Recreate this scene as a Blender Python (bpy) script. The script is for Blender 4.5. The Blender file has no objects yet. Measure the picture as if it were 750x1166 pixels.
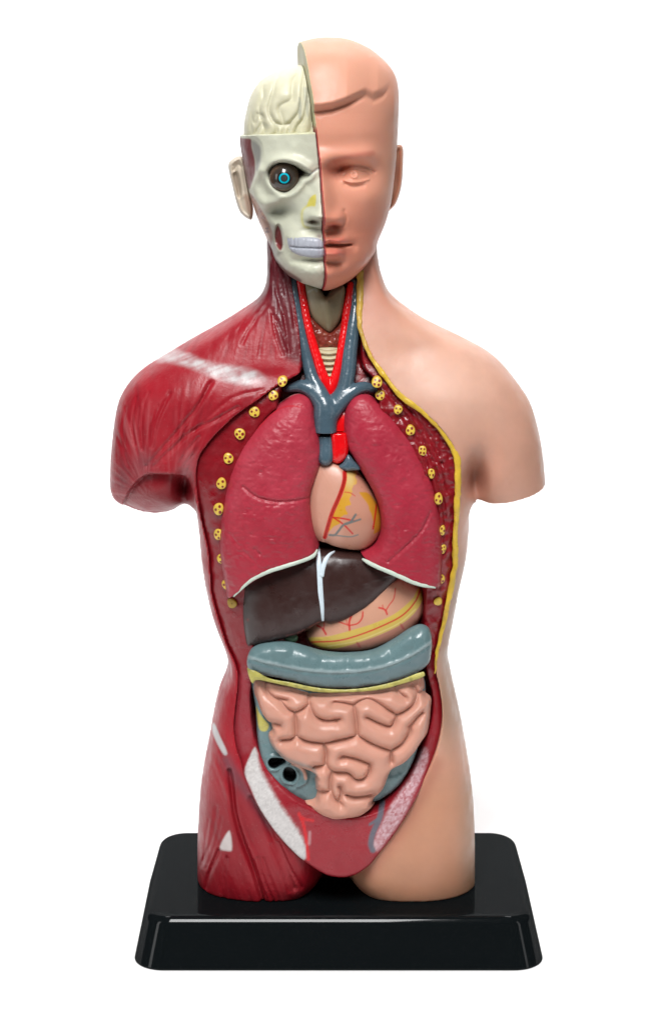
import bpy, math, time
import numpy as np
from mathutils import Vector
T0 = time.time()
rng = np.random.default_rng(7)
S = 0.0003                      # metres per model unit (one unit is about 0.3 mm; the torso stands about 30 cm tall)
D = 2500.0                      # camera distance in model units
# model space: x to the right, f towards the viewer, z up; z = 0 is the top of the plinth
def unproj(p, f):
    """traced outline points -> (x, z) of the point that stands f units in front of the torso's middle plane"""
    p = np.asarray(p, float); s = D / (D - np.asarray(f, float))
    return np.stack([(p[..., 0] - 375) / s, 1000 - p[..., 1] / s], -1)
def proj(x, f, z):
    s = D / (D - f)
    return 375 + x * s, (1000 - z) * s
def cr(ox, oy, k, pts):         # points measured in an enlarged detail
    return [(ox + a / k, oy + b / k) for a, b in pts]
def lin(r, g, b):
    c = np.array([r, g, b], float) / 255
    return np.where(c <= 0.04045, c / 12.92, ((c + 0.055) / 1.055) ** 2.4)
def sstep(t):
    t = np.clip(t, 0, 1); return t * t * (3 - 2 * t)
def smin(a, b, k):
    h = np.clip(0.5 + 0.5 * (b - a) / k, 0, 1); return b + (a - b) * h - k * h * (1 - h)
def spline(pts, n=6, closed=False):
    p = np.asarray(pts, float); m = len(p); out = []
    rngi = range(m) if closed else range(m - 1)
    for i in rngi:
        if closed: p0, p1, p2, p3 = p[i - 1], p[i], p[(i + 1) % m], p[(i + 2) % m]
        else: p0, p1, p2, p3 = p[max(i - 1, 0)], p[i], p[i + 1], p[min(i + 2, m - 1)]
        d1 = max(np.linalg.norm(p1 - p0), 1e-6); d2 = max(np.linalg.norm(p2 - p1), 1e-6); d3 = max(np.linalg.norm(p3 - p2), 1e-6)
        m1 = (p2 - p0) / (d1 + d2) * d2; m2 = (p3 - p1) / (d2 + d3) * d2
        for t in np.linspace(0, 1, n, endpoint=False):
            out.append((2*t**3 - 3*t**2 + 1) * p1 + (t**3 - 2*t**2 + t) * m1 + (-2*t**3 + 3*t**2) * p2 + (t**3 - t**2) * m2)
    if not closed: out.append(p[-1])
    return np.array(out)
def dline(X, Y, pts, closed=False):
    """distance to a polyline"""
    p = np.asarray(pts, float); q = np.roll(p, -1, 0) if closed else p[1:]; a = p if closed else p[:-1]
    X = X.astype(np.float32); Y = Y.astype(np.float32)
    best = np.full(X.shape, 1e12, np.float32)
    for (ax, ay), (bx, by) in zip(a, q):
        dx, dy = bx - ax, by - ay; L = dx * dx + dy * dy + 1e-9
        t = np.clip(((X - ax) * dx + (Y - ay) * dy) / L, 0, 1)
        ex = X - (ax + t * dx); ey = Y - (ay + t * dy)
        np.minimum(best, ex * ex + ey * ey, out=best)
    return np.sqrt(best)
def dpar(X, Y, pts):
    """distance to a polyline and the position along it (0..1)"""
    p = np.asarray(pts, float); best = np.full(X.shape, 1e12); par = np.zeros(X.shape); n = len(p) - 1
    for i in range(n):
        (ax, ay), (bx, by) = p[i], p[i + 1]; dx, dy = bx - ax, by - ay; L = dx * dx + dy * dy + 1e-9
        t = np.clip(((X - ax) * dx + (Y - ay) * dy) / L, 0, 1)
        d = (X - ax - t * dx) ** 2 + (Y - ay - t * dy) ** 2
        m = d < best; best = np.where(m, d, best); par = np.where(m, (i + t) / n, par)
    return np.sqrt(best), par
def sdpoly(X, Y, poly):
    """signed distance, positive inside"""
    d = dline(X, Y, poly, True); ins = np.zeros(X.shape, bool); p = np.asarray(poly, float)
    for (ax, ay), (bx, by) in zip(p, np.roll(p, -1, 0)):
        if ay == by: continue
        c = (ay > Y) != (by > Y)
        ins ^= c & (X < (bx - ax) * (Y - ay) / (by - ay) + ax)
    return np.where(ins, d, -d)
def mpoly(U, V, pts, soft=1.0, n=5):
    return sstep(sdpoly(U, V, spline(pts, n, True)) / (2 * soft) + 0.5)
def stroke(U, V, pts, w, soft=0.7):
    return sstep((w - dline(U, V, spline(pts, 5))) / (2 * soft) + 0.5)
def blob(U, V, cu, cv, su, sv):
    return np.exp(-((U - cu) / su) ** 2 - ((V - cv) / sv) ** 2)
def bil(grid, x0, z0, r, x, z):
    i = np.clip((x - x0) / r, 0, grid.shape[0] - 1.001); j = np.clip((z - z0) / r, 0, grid.shape[1] - 1.001)
    a = i.astype(int); b = j.astype(int); u = i - a; v = j - b
    return (grid[a, b] * (1 - u) * (1 - v) + grid[a + 1, b] * u * (1 - v) + grid[a, b + 1] * (1 - u) * v + grid[a + 1, b + 1] * u * v)
def vnoise(U, V, sc, seed=0, oct=3):
    """smooth value noise, about -1..1"""
    out = np.zeros(np.shape(U)); amp = 1.0; tot = 0
    for o in range(oct):
        r = np.random.default_rng(seed * 31 + o); g = r.uniform(-1, 1, (64, 64))
        x = np.asarray(U) / sc + 7.3 * o; y = np.asarray(V) / sc + 3.1 * o
        a = np.floor(x).astype(int); b = np.floor(y).astype(int); u = x - a; v = y - b
        u = u * u * (3 - 2 * u); v = v * v * (3 - 2 * v); a0 = a % 64; b0 = b % 64; a1 = (a + 1) % 64; b1 = (b + 1) % 64
        out += amp * (g[a0, b0] * (1 - u) * (1 - v) + g[a1, b0] * u * (1 - v) + g[a0, b1] * (1 - u) * v + g[a1, b1] * u * v)
        tot += amp; amp *= 0.5; sc = sc / 2
    return out / tot * 1.4
def poisson(sd, r, L=0.0, it=500):
    """rounded thickness field u over an outline: zero on the outline, sqrt(u) like a circle's section"""
    m = sd > 0; u = np.where(m, np.maximum(sd, 0) * 20.0, 0.0)
    nx, nz = sd.shape; ii, jj = np.meshgrid(range(nx), range(nz), indexing='ij'); red = ((ii + jj) % 2 == 0) & m; blk = ((ii + jj) % 2 == 1) & m
    k = 4.0 + (r * r / (L * L) if L else 0); w = 1.9
    for _ in range(it):
        for c in (red, blk):
            s = np.zeros_like(u); s[1:-1, 1:-1] = u[2:, 1:-1] + u[:-2, 1:-1] + u[1:-1, 2:] + u[1:-1, :-2]
            u = np.where(c, u + w * ((s + 2 * r * r) / k - u), u)
    ok = sd > 1.6 * r
    q = np.where(ok, u / np.maximum(sd, 1e-6), 0); known = ok.copy(); q0 = q.copy()
    for _ in range(24):
        a = np.zeros_like(q); n = np.zeros_like(q)
        for dx, dz in ((1, 0), (-1, 0), (0, 1), (0, -1)):
            a += np.roll(np.where(known, q, 0), (dx, dz), (0, 1)); n += np.roll(known, (dx, dz), (0, 1))
        new = (~known) & (n > 0); q = np.where(new, a / np.maximum(n, 1), q); known |= new
    q = np.where(known, q, np.median(q0[ok]) if ok.any() else 1)
    for _ in range(3):
        s = (np.roll(q, 1, 0) + np.roll(q, -1, 0) + np.roll(q, 1, 1) + np.roll(q, -1, 1)) / 4; q = np.where(ok, q, s)
    return q
def thickness(X, Z, poly, rc=3.0, L=0.0, it=450, grow=0.0):
    sd = sdpoly(X, Z, poly) + grow
    x0, x1, z0, z1 = poly[:, 0].min() - 5 * rc, poly[:, 0].max() + 5 * rc, poly[:, 1].min() - 5 * rc, poly[:, 1].max() + 5 * rc
    cx = np.arange(x0, x1 + rc, rc); cz = np.arange(z0, z1 + rc, rc); CX, CZ = np.meshgrid(cx, cz, indexing='ij')
    q = poisson(sdpoly(CX, CZ, poly) + grow, rc, L, it)
    return sd, sd * np.maximum(bil(q, x0, z0, rc, X, Z), 0.2)
def blur(a, n):
    for _ in range(n):
        for ax in (0, 1):
            p = np.concatenate([a.take([0], ax), a, a.take([-1], ax)], ax); m = a.shape[ax]
            a = (p.take(range(m), ax) + 2 * p.take(range(1, m + 1), ax) + p.take(range(2, m + 2), ax)) / 4
    return a
def nets(G, x0, y0, z0, r):
    ins = G > 0
    c = [ins[i:i - 1 or None, j:j - 1 or None, k:k - 1 or None] for i in (0, 1) for j in (0, 1) for k in (0, 1)]
    allin = c[0].copy(); anyin = c[0].copy()
    for a in c[1:]: allin &= a; anyin |= a
    act = anyin & ~allin; del allin, anyin, c
    I = np.argwhere(act); ids = np.full(act.shape, -1, np.int32); ids[act] = np.arange(len(I), dtype=np.int32)
    off = np.array([(i, j, k) for i in (0, 1) for j in (0, 1) for k in (0, 1)])
    val = np.stack([G[I[:, 0] + o[0], I[:, 1] + o[1], I[:, 2] + o[2]] for o in off], 1)
    acc = np.zeros((len(I), 3)); cnt = np.zeros(len(I))
    for a in range(8):
        for b in range(a + 1, 8):
            if np.abs(off[a] - off[b]).sum() != 1: continue
            va, vb = val[:, a], val[:, b]; m = (va > 0) != (vb > 0)
            t = np.where(m, va / np.where(m, va - vb, 1), 0)
            acc += np.where(m[:, None], off[a] + t[:, None] * (off[b] - off[a]), 0); cnt += m
    v = (I + acc / cnt[:, None]) * r + np.array([x0, y0, z0])
    F = []
    for ax in range(3):
        A = np.moveaxis(ins, ax, 0); K = np.moveaxis(ids, ax, 0)
        e = A[:-1] != A[1:]; e = e[:, 1:-1, 1:-1]; P = np.argwhere(e)
        i, j, k = P[:, 0], P[:, 1] + 1, P[:, 2] + 1
        q = np.stack([K[i, j - 1, k - 1], K[i, j, k - 1], K[i, j, k], K[i, j - 1, k]], 1)
        fl = A[i, j, k] ^ (ax == 1)
        q[~fl] = q[~fl][:, ::-1]; F.append(q)
    return v, np.concatenate(F)
def taubin(v, f, n=2, lam=0.5, mu=-0.52):
    e = np.concatenate([f[:, [0, 1]], f[:, [1, 2]], f[:, [2, 3]], f[:, [3, 0]]]); N = len(v)
    deg = np.bincount(e[:, 0], minlength=N) + np.bincount(e[:, 1], minlength=N)
    for i in range(2 * n):
        w = lam if i % 2 == 0 else mu
        s = np.stack([np.bincount(e[:, 0], v[e[:, 1], a], N) + np.bincount(e[:, 1], v[e[:, 0], a], N) for a in range(3)], 1)
        v = v + w * (s / np.maximum(deg, 1)[:, None] - v)
    return v

# ------------------------------------------------------------------ objects
col = bpy.context.scene.collection
def tag(o, label=None, cat=None, group=None, kind=None):
    for k, x in (('label', label), ('category', cat), ('group', group), ('kind', kind)):
        if x: o[k] = x
    return o
WORLD = {}
def place(o, w, parent):
    WORLD[o.name] = np.array(w, float)
    if parent: o.parent = parent; o.location = Vector(WORLD[o.name] - WORLD[parent.name])
    else: o.location = Vector(w)
def empty(name, x, f, z):
    o = bpy.data.objects.new(name, None); col.objects.link(o); o.empty_display_size = .01
    place(o, (x * S, -f * S, z * S), None); return o
def mesh_obj(name, v, faces, mat, parent=None, paint=None, origin=None):
    """v in model space (x, f, z) -> one mesh object"""
    w = np.stack([v[:, 0], -v[:, 1], v[:, 2]], 1) * S
    c = (w.min(0) + w.max(0)) / 2 if origin is None else np.array((origin[0], -origin[1], origin[2])) * S
    me = bpy.data.meshes.new(name); w = (w - c).astype(np.float32)
    faces = np.asarray(faces, np.int32); n = faces.shape[1]
    me.vertices.add(len(w)); me.vertices.foreach_set('co', w.ravel())
    me.loops.add(faces.size); me.loops.foreach_set('vertex_index', faces.ravel())
    me.polygons.add(len(faces)); me.polygons.foreach_set('loop_start', np.arange(0, faces.size, n, dtype=np.int32))
    me.update(calc_edges=True); me.validate(); me.shade_smooth()
    if paint is not None:
        paint = paint * .84
        a = me.color_attributes.new('paint', 'FLOAT_COLOR', 'POINT')
        a.data.foreach_set('color', np.concatenate([np.clip(paint, 0, 1), np.ones((len(w), 1))], 1).astype(np.float32).ravel())
    me.materials.append(mat)
    o = bpy.data.objects.new(name, me); col.objects.link(o); place(o, c, parent)
    return o
def solid(X, Z, x, z, fs, Gfun, r, smooth=2):
    """polygonise a solid given on an (x, f, z) grid"""
    G = Gfun(X[:, None, :].astype(np.float32), fs[None, :, None].astype(np.float32), Z[:, None, :].astype(np.float32)).astype(np.float32)
    G = np.broadcast_to(G, (len(x), len(fs), len(z)))
    G = G.copy(); G[0] = G[-1] = -1; G[:, 0] = G[:, -1] = -1; G[:, :, 0] = G[:, :, -1] = -1
    v, q = nets(G, x[0], fs[0], z[0], r)
    v = taubin(v, q, smooth)
    # f is towards the viewer (minus y): mirror flips the winding
    return v, q[:, ::-1]
def puff(poly, fe, r=1.0, amp=1.0, cap=1e9, back=0.5, L=0.0, detail=None, clip=None, fes=None, smooth=2, n=5, rc=None, p=3.0, capb=1e9, grow=0.0):
    """rounded body over a traced outline. fe: how far forward its rim lies; amp, cap: front bulge; detail(U, V, sd, F) -> added height;
    clip(U, V, X, F3, Z) -> signed field to cut with"""
    P = unproj(spline(poly, n, True), fe)
    x = np.arange(P[:, 0].min() - 4 * r, P[:, 0].max() + 5 * r, r); z = np.arange(P[:, 1].min() - 4 * r, P[:, 1].max() + 5 * r, r)
    X, Z = np.meshgrid(x, z, indexing='ij')
    sd, u = thickness(X, Z, P, rc or max(1.5, min(3.0, 0.02 * (x[-1] - x[0]))), L, grow=grow)
    h = np.sqrt(np.maximum(u, 1e-4))
    a = h * (1 if callable(amp) else amp); hf = amp(X, Z, h) if callable(amp) else a / (1 + (a / cap) ** p) ** (1 / p)
    b = h * back; hb = b / (1 + (b / capb) ** p) ** (1 / p)
    rim = fe + (fes(X, Z) if fes else 0 * X)
    if detail:
        U, V = proj(X, rim + hf, Z)
        hf = np.maximum(hf + detail(U, V, sd, hf) * sstep(h / 8), 0.3 * np.minimum(hf, 3) + 0.05)
    fs = np.arange((rim - hb)[sd > 0].min() - 4 * r, (rim + hf)[sd > 0].max() + 5 * r, r)
    uu = np.where(u > 0, u, u); den = 2 * np.sqrt(np.abs(u) + 9)
    hfm, hbm, rm = [np.asarray(t, np.float32)[:, None, :] for t in (np.maximum(hf, .3), np.maximum(hb, .3), rim)]
    um = uu.astype(np.float32)[:, None, :]; dn = den.astype(np.float32)[:, None, :]
    def G(x3, f3, z3):
        d = f3 - rm; t = np.where(d > 0, d / hfm, d / hbm)
        g = np.where(um > 0, um * (1 - t * t), um - d * d * 0.3) / dn
        if clip:
            U, V = proj(x3, f3, z3); g = np.minimum(g, clip(U, V, x3, f3, z3))
        return g
    v, q = solid(X, Z, x, z, fs, G, r, smooth)
    return v, q
def pxv(v): return proj(v[:, 0], v[:, 1], v[:, 2])
def mixc(c, new, m):
    return c + (np.asarray(new) - c) * np.asarray(m)[:, None]
def flat(v, c): return np.tile(np.asarray(c, float), (len(v), 1))
def tube(path, rad, seg=16, flatf=1.0):
    """swept tube, path (n,3) in (x, f, z)"""
    p = np.asarray(path, float); n = len(p); rad = np.broadcast_to(np.asarray(rad, float), (n,))
    t = np.gradient(p, axis=0); t /= np.linalg.norm(t, axis=1)[:, None]
    up = np.array([0, 1.0, 0]); a = np.cross(t, up); a /= np.linalg.norm(a, axis=1)[:, None]; b = np.cross(a, t)
    th = np.linspace(0, 2 * np.pi, seg, endpoint=False)
    v = (p[:, None] + rad[:, None, None] * (np.cos(th)[None, :, None] * a[:, None] + flatf * np.sin(th)[None, :, None] * b[:, None])).reshape(-1, 3)
    i = np.arange(n - 1)[:, None]; j = np.arange(seg)[None]; k = (j + 1) % seg
    q = np.stack([i * seg + j, i * seg + k, (i + 1) * seg + k, (i + 1) * seg + j], -1).reshape(-1, 4)
    m = len(v); v = np.concatenate([v, p[:1] - t[:1] * rad[0] * .5, p[-1:] + t[-1:] * rad[-1] * .5])
    caps = [(m, (s + 1) % seg, s, s) for s in range(0)]
    c0 = np.array([(m, (s + 1) % seg, (s + 2) % seg if False else s, m) for s in range(0)])
    ends = []
    for s in range(0, seg, 2):
        ends.append((m, (s + 2) % seg, s + 1, s)); o = (n - 1) * seg; ends.append((m + 1, o + s, o + s + 1, o + (s + 2) % seg))
    return v, np.concatenate([q, np.array(ends)])
def capsules(segs, r, k=3.0, zmin=-1e9, zmax=1e9):
    """smooth union of tapered capsules: segs = [(p, q, ra, rb)]"""
    A = np.array([s[0] for s in segs] + [s[1] for s in segs], float); R = max(max(s[2], s[3]) for s in segs) + 4 * r + 2
    lo, hi = A.min(0) - R, A.max(0) + R
    x = np.arange(lo[0], hi[0], r); f = np.arange(lo[1], hi[1], r); z = np.arange(lo[2], hi[2], r)
    X, Z = np.meshgrid(x, z, indexing='ij')
    def G(x3, f3, z3):
        acc = None
        for p, q, ra, rb in segs:
            p = np.array(p, float); d = np.array(q, float) - p; L = (d * d).sum() + 1e-6
            t = np.clip(((x3 - p[0]) * d[0] + (f3 - p[1]) * d[1] + (z3 - p[2]) * d[2]) / L, 0, 1)
            g = np.sqrt((x3 - p[0] - t * d[0]) ** 2 + (f3 - p[1] - t * d[1]) ** 2 + (z3 - p[2] - t * d[2]) ** 2) - (ra + (rb - ra) * t)
            acc = g if acc is None else smin(acc, g, k)
        return np.minimum(-acc, np.minimum(z3 - zmin, zmax - z3))
    return solid(X, Z, x, z, f, G, r, 1)
def pathsegs(pts, f, rads):
    """capsule chain along a traced line; f and rads per point"""
    P = spline(np.column_stack([np.asarray(pts, float), np.broadcast_to(f, (len(pts),)), np.broadcast_to(rads, (len(pts),))]), 4)
    xz = unproj(P[:, :2], P[:, 2]); Q = np.column_stack([xz[:, 0], P[:, 2], xz[:, 1]])
    return [(Q[i], Q[i + 1], P[i, 3], P[i + 1, 3]) for i in range(len(Q) - 1)]

# ------------------------------------------------------------------ materials
def mat(name, rough=0.4, spec=0.5, sss=0.0, sssr=(1.0, .35, .2), sssd=6.0, mottle=0.12, mscale=0.02, bump=0.15, bscale=0.008, color=None,
        fib=None, coat=0.0, speck=0.0, rvar=0.12, bdist=1.0):
    """glossy moulded plastic with hand-applied paint: colour from the 'paint' attribute or a constant, uneven coverage, fine surface bumps.
    lengths in model units are converted with S; mscale and bscale are feature sizes in metres"""
    m = bpy.data.materials.new(name); m.use_nodes = True; nt = m.node_tree; N = nt.nodes; Lk = nt.links.new; b = N['Principled BSDF']
    tc = N.new('ShaderNodeTexCoord')
    if color is None:
        c = N.new('ShaderNodeAttribute'); c.attribute_name = 'paint'; cs = c.outputs['Color']
    else:
        c = N.new('ShaderNodeRGB'); c.outputs[0].default_value = (*color, 1); cs = c.outputs[0]
    def noise(size, det=4, ro=.6):
        n = N.new('ShaderNodeTexNoise'); n.inputs['Scale'].default_value = 1 / size; n.inputs['Detail'].default_value = det; n.inputs['Roughness'].default_value = ro
        Lk(tc.outputs['Object'], n.inputs['Vector']); return n
    n1 = noise(mscale)
    mr = N.new('ShaderNodeMapRange'); mr.inputs[1].default_value = .3; mr.inputs[2].default_value = .7; mr.inputs[3].default_value = 1 - mottle; mr.inputs[4].default_value = 1 + mottle
    Lk(n1.outputs['Fac'], mr.inputs[0])
    mul = N.new('ShaderNodeVectorMath'); mul.operation = 'SCALE'; Lk(cs, mul.inputs[0]); Lk(mr.outputs[0], mul.inputs['Scale']); out = mul.outputs[0]
    if speck:
        n3 = noise(0.0009, 2); gt = N.new('ShaderNodeMapRange'); gt.inputs[1].default_value = .66; gt.inputs[2].default_value = .72; gt.inputs[3].default_value = 0; gt.inputs[4].default_value = speck
        Lk(n3.outputs['Fac'], gt.inputs[0]); mx = N.new('ShaderNodeMix'); mx.data_type = 'RGBA'
        Lk(gt.outputs[0], mx.inputs[0]); Lk(out, mx.inputs[6]); mx.inputs[7].default_value = (.75, .6, .55, 1); out = mx.outputs[2]
    Lk(out, b.inputs['Base Color'])
    n2 = noise(mscale * .4, 5)
    rr = N.new('ShaderNodeMapRange'); rr.inputs[1].default_value = .3; rr.inputs[2].default_value = .7; rr.inputs[3].default_value = max(.03, rough - rvar); rr.inputs[4].default_value = rough + rvar
    Lk(n2.outputs['Fac'], rr.inputs[0]); Lk(rr.outputs[0], b.inputs['Roughness'])
    b.inputs['Specular IOR Level'].default_value = spec
    b.inputs['Coat Weight'].default_value = coat; b.inputs['Coat Roughness'].default_value = .04
    if sss:
        b.inputs['Subsurface Weight'].default_value = sss; b.inputs['Subsurface Radius'].default_value = sssr; b.inputs['Subsurface Scale'].default_value = sssd * S
    if bump:
        nb = noise(bscale, 4, .55); bp = N.new('ShaderNodeBump'); bp.inputs['Strength'].default_value = bump; bp.inputs['Distance'].default_value = bdist * bscale * .5
        Lk(nb.outputs['Fac'], bp.inputs['Height']); last = bp
        if fib:
            mp = N.new('ShaderNodeMapping'); mp.inputs['Scale'].default_value = fib; mp.inputs['Rotation'].default_value = (0, math.radians(28), 0)
            Lk(tc.outputs['Object'], mp.inputs[0]); nf = N.new('ShaderNodeTexNoise'); nf.inputs['Scale'].default_value = 1; nf.inputs['Detail'].default_value = 3
            Lk(mp.outputs[0], nf.inputs['Vector']); bf = N.new('ShaderNodeBump'); bf.inputs['Strength'].default_value = .13; bf.inputs['Distance'].default_value = .0006
            Lk(nf.outputs['Fac'], bf.inputs['Height']); Lk(bp.outputs[0], bf.inputs['Normal']); last = bf
        Lk(last.outputs[0], b.inputs['Normal'])
    return m
M_skin = mat('painted skin vinyl', rough=.42, spec=.35, sss=.3, sssr=(1, .32, .16), sssd=7, mottle=.07, mscale=.014, bump=.05, bscale=.003)
M_face = mat('warm skin vinyl', rough=.42, spec=.26, sss=.3, sssr=(1, .32, .16), sssd=6, mottle=.04, mscale=.03, bump=.04, bscale=.003)
M_musc = mat('glossy muscle paint', rough=.4, spec=.34, mottle=.12, mscale=.014, bump=.12, bscale=.003, fib=(900, 900, 90), speck=.05)
M_wall = mat('dark red wet lacquer', rough=.33, spec=.5, mottle=.07, mscale=.01, bump=.2, bscale=.0035, rvar=.1)
M_lung = mat('satin lung paint', rough=.45, spec=.42, mottle=.07, mscale=.012, bump=.3, bscale=.0032, bdist=.8)
M_heart = mat('heart paint', rough=.36, spec=.42, sss=.06, sssd=2, mottle=.04, mscale=.012, bump=.05, bscale=.002)
M_liver = mat('brown liver paint', rough=.36, spec=.42, mottle=.05, mscale=.012, bump=.06, bscale=.002)
M_bowel = mat('flesh intestine vinyl', rough=.4, spec=.4, sss=.3, sssr=(1, .4, .26), sssd=4, mottle=.05, mscale=.015, bump=.06, bscale=.0025)
M_colon = mat('glossy grey blue colon', rough=.32, spec=.5, mottle=.08, mscale=.012, bump=.12, bscale=.004)
M_bone = mat('greenish bone paint', rough=.4, spec=.4, sss=.1, sssr=(1, .8, .5), sssd=4, mottle=.06, mscale=.012, bump=.12, bscale=.003)
M_brain = mat('cream brain vinyl', rough=.4, spec=.4, sss=.2, sssr=(1, .8, .5), sssd=5, mottle=.05, mscale=.01, bump=.08, bscale=.003)
M_vein = mat('blue grey vein lacquer', rough=.24, spec=.55, mottle=.15, mscale=.008, bump=.15, bscale=.003, color=lin(70, 90, 102))
M_art = mat('bright red artery lacquer', rough=.22, spec=.5, mottle=.1, mscale=.008, bump=.15, bscale=.003, color=lin(222, 12, 20))
M_fat = mat('yellow fat paint', rough=.35, spec=.45, mottle=.16, mscale=.006, bump=.35, bscale=.0025)
M_eye = mat('glassy eye', rough=.12, spec=.6, mottle=.05, bump=0)
M_tooth = mat('lavender tooth paint', rough=.35, spec=.45, mottle=.08, mscale=.004, bump=.2, bscale=.0015, color=lin(166, 169, 178))
M_edge = mat('pale grey edge paint', rough=.4, spec=.4, mottle=.1, mscale=.006, bump=.15, bscale=.002, color=lin(190, 203, 190))
M_base = mat('black polished plastic', rough=.075, spec=.07, mottle=.1, bump=.02, bscale=.02, color=(.0035, .0048, .0055), rvar=.03)
bn = M_base.node_tree; bo_ = bn.nodes['Material Output']; bd_ = bn.nodes.new('ShaderNodeBsdfDiffuse'); bd_.inputs[0].default_value = (.004, .0055, .0062, 1)
bg_ = bn.nodes.new('ShaderNodeBsdfGlossy'); bm_ = bn.nodes.new('ShaderNodeMixShader'); bm_.inputs[0].default_value = .019
bn.links.new(bn.nodes['Principled BSDF'].inputs['Roughness'].links[0].from_socket, bg_.inputs['Roughness'])
ds_ = bn.nodes.new('ShaderNodeTexNoise'); ds_.inputs['Scale'].default_value = 420; ds_.inputs['Detail'].default_value = 2; dr_ = bn.nodes.new('ShaderNodeMapRange')
for k_, x_ in ((1, .70), (2, .74), (3, 0), (4, .16)): dr_.inputs[k_].default_value = x_
dm_ = bn.nodes.new('ShaderNodeMix'); dm_.data_type = 'RGBA'; dm_.inputs[6].default_value = (.004, .0055, .0062, 1); dm_.inputs[7].default_value = (.5, .48, .45, 1)   # dust specks
bn.links.new(ds_.outputs['Fac'], dr_.inputs[0]); bn.links.new(dr_.outputs[0], dm_.inputs[0]); bn.links.new(dm_.outputs[2], bd_.inputs[0])
bn.links.new(bd_.outputs[0], bm_.inputs[1]); bn.links.new(bg_.outputs[0], bm_.inputs[2]); bn.links.new(bm_.outputs[0], bo_.inputs[0])
M_paper = mat('white studio paper', rough=.9, spec=.1, mottle=.01, bump=0, color=(.93, .93, .93))

# ------------------------------------------------------------------ the setting: white paper sweep
def sweep():
    ys = []; Zf = -53.0
    pts = [(800, Zf), (300, Zf), (-300, Zf), (-550, Zf)]
    for a in np.linspace(0, 90, 14)[1:]: pts.append((-550 - 450 * math.sin(math.radians(a)), Zf + 450 * (1 - math.cos(math.radians(a)))))
    pts += [(-1000, 1500), (-1000, 2600)]
    return pts
def strip(name, pts, w, label, cat):
    n = len(pts); v = np.array([(sx * w, f, z) for f, z in pts for sx in (-1, 1)], float)
    q = np.array([(2 * i, 2 * i + 1, 2 * i + 3, 2 * i + 2) for i in range(n - 1)])
    o = mesh_obj(name, v, q, M_paper); tag(o, label, cat, kind='structure'); return o
sw = sweep(); kx = 3
strip('floor', sw[:4], 1400, 'white paper surface under the black plinth', 'floor')
strip('backdrop', sw[3:], 1400, 'plain white paper backdrop curving up behind the figure', 'backdrop')

# ------------------------------------------------------------------ plinth
def plinth():
    # rounded rectangle rings from the floor up to the top, flaring towards the foot
    cx, cf = 10.0, -18.0
    def ring(hw, hd, rad, z, n=14):
        out = []
        for qx, qf, a0 in ((1, 1, 0), (-1, 1, 90), (-1, -1, 180), (1, -1, 270)):
            for a in np.linspace(a0, a0 + 90, n):
                out.append((cx + qx * (hw - rad) + rad * math.cos(math.radians(a)), cf + qf * (hd - rad) + rad * math.sin(math.radians(a)), z))
        return out
    HB = 53.0; prof = [(1.5, -HB), (.4, -HB + .4), (0.0, -HB + 1.2)]
    er = 12.0; a0 = 15.0; ca, sa = math.cos(math.radians(a0)), math.sin(math.radians(a0))
    z1 = -er + er * sa; top_in = math.tan(math.radians(a0)) * (HB + z1)
    for t in (.02, .05, .2, .4, .6, .8, .95, .985, 1): prof.append((top_in * t, -HB + 1.2 + (HB - 1.2 + z1) * t))
    for a in np.linspace(a0, 90, 14)[1:]: prof.append((top_in + er * (ca - math.cos(math.radians(a))), -er + er * math.sin(math.radians(a))))
    rings = [ring(224 - i, 138 - i, max(34 - i * .5, 10), z) for i, z in prof]
    n = len(rings[0]); v = np.array([p for r_ in rings for p in r_]); q = []
    for i in range(len(rings) - 1):
        for j in range(n): q.append((i * n + j, i * n + (j + 1) % n, (i + 1) * n + (j + 1) % n, (i + 1) * n + j))
    # flat lid: shrinking rings
    last = np.array(rings[-1]); c = last.mean(0); base = len(v); lid = [last]
    for t in (.8, .5, .2): lid.append(c + (last - c) * t)
    v = np.concatenate([v] + lid[1:])
    st = [(len(rings) - 1) * n, base, base + n, base + 2 * n]
    for a, b in zip(st, st[1:]):
        for j in range(n): q.append((a + j, a + (j + 1) % n, b + (j + 1) % n, b + j))
    for j in range(0, n // 2 - 1): q.append((st[3] + j, st[3] + j + 1, st[3] + n - 2 - j, st[3] + n - 1 - j))
    o = mesh_obj('display_plinth', v, np.array(q), M_base)
    tag(o, 'glossy black plastic plinth with rounded corners under the anatomical torso', 'plinth')
plinth()

# ------------------------------------------------------------------ the torso body
torso = empty('anatomy_torso', 10, 0, 0)
tag(torso, 'half muscle, half skin human torso with open chest and split head on the black plinth', 'anatomical model')
BODY = [(306, 245), (304, 270), (304, 300), (303, 321), (295, 338), (276, 352), (247, 370), (218, 386), (193, 401), (164, 419), (146, 437), (135, 458), (129, 494), (126, 530), (126, 556), (131, 568),
        (146, 576), (164, 582), (182, 583), (196, 580), (207, 574), (216, 572), (222, 576), (225, 585), (227, 602), (231, 645), (240, 690), (248, 714), (257, 735), (260, 750), (257.5, 763), (250, 782), (244, 807), (240, 830), (234, 861), (229, 894),
        (226, 938), (225, 959), (225, 984), (225, 1012), (226, 1050), (344, 1050), (347, 1016), (362, 1005), (384, 1000), (404, 1005), (419, 1016), (423, 1050), (542, 1050), (542, 1005), (541.5, 976), (541, 946),
        (538, 907), (534, 874), (529, 843), (522.7, 809), (516, 779), (511, 755), (509, 742), (511, 725), (516, 700), (522, 668), (530, 632), (533, 600), (534, 580), (537, 571), (541, 567), (544, 575), (546, 605), (623, 605), (622, 570), (619.5, 540),
        (616, 508), (610, 480), (602, 456), (588, 435), (571, 414), (553, 399), (519, 381), (484, 364), (460, 348), (444, 334), (437, 321), (431, 300), (428, 270), (427, 245)]
r = 1.5
PB = unproj(spline(BODY, 5, True), 0)
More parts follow.
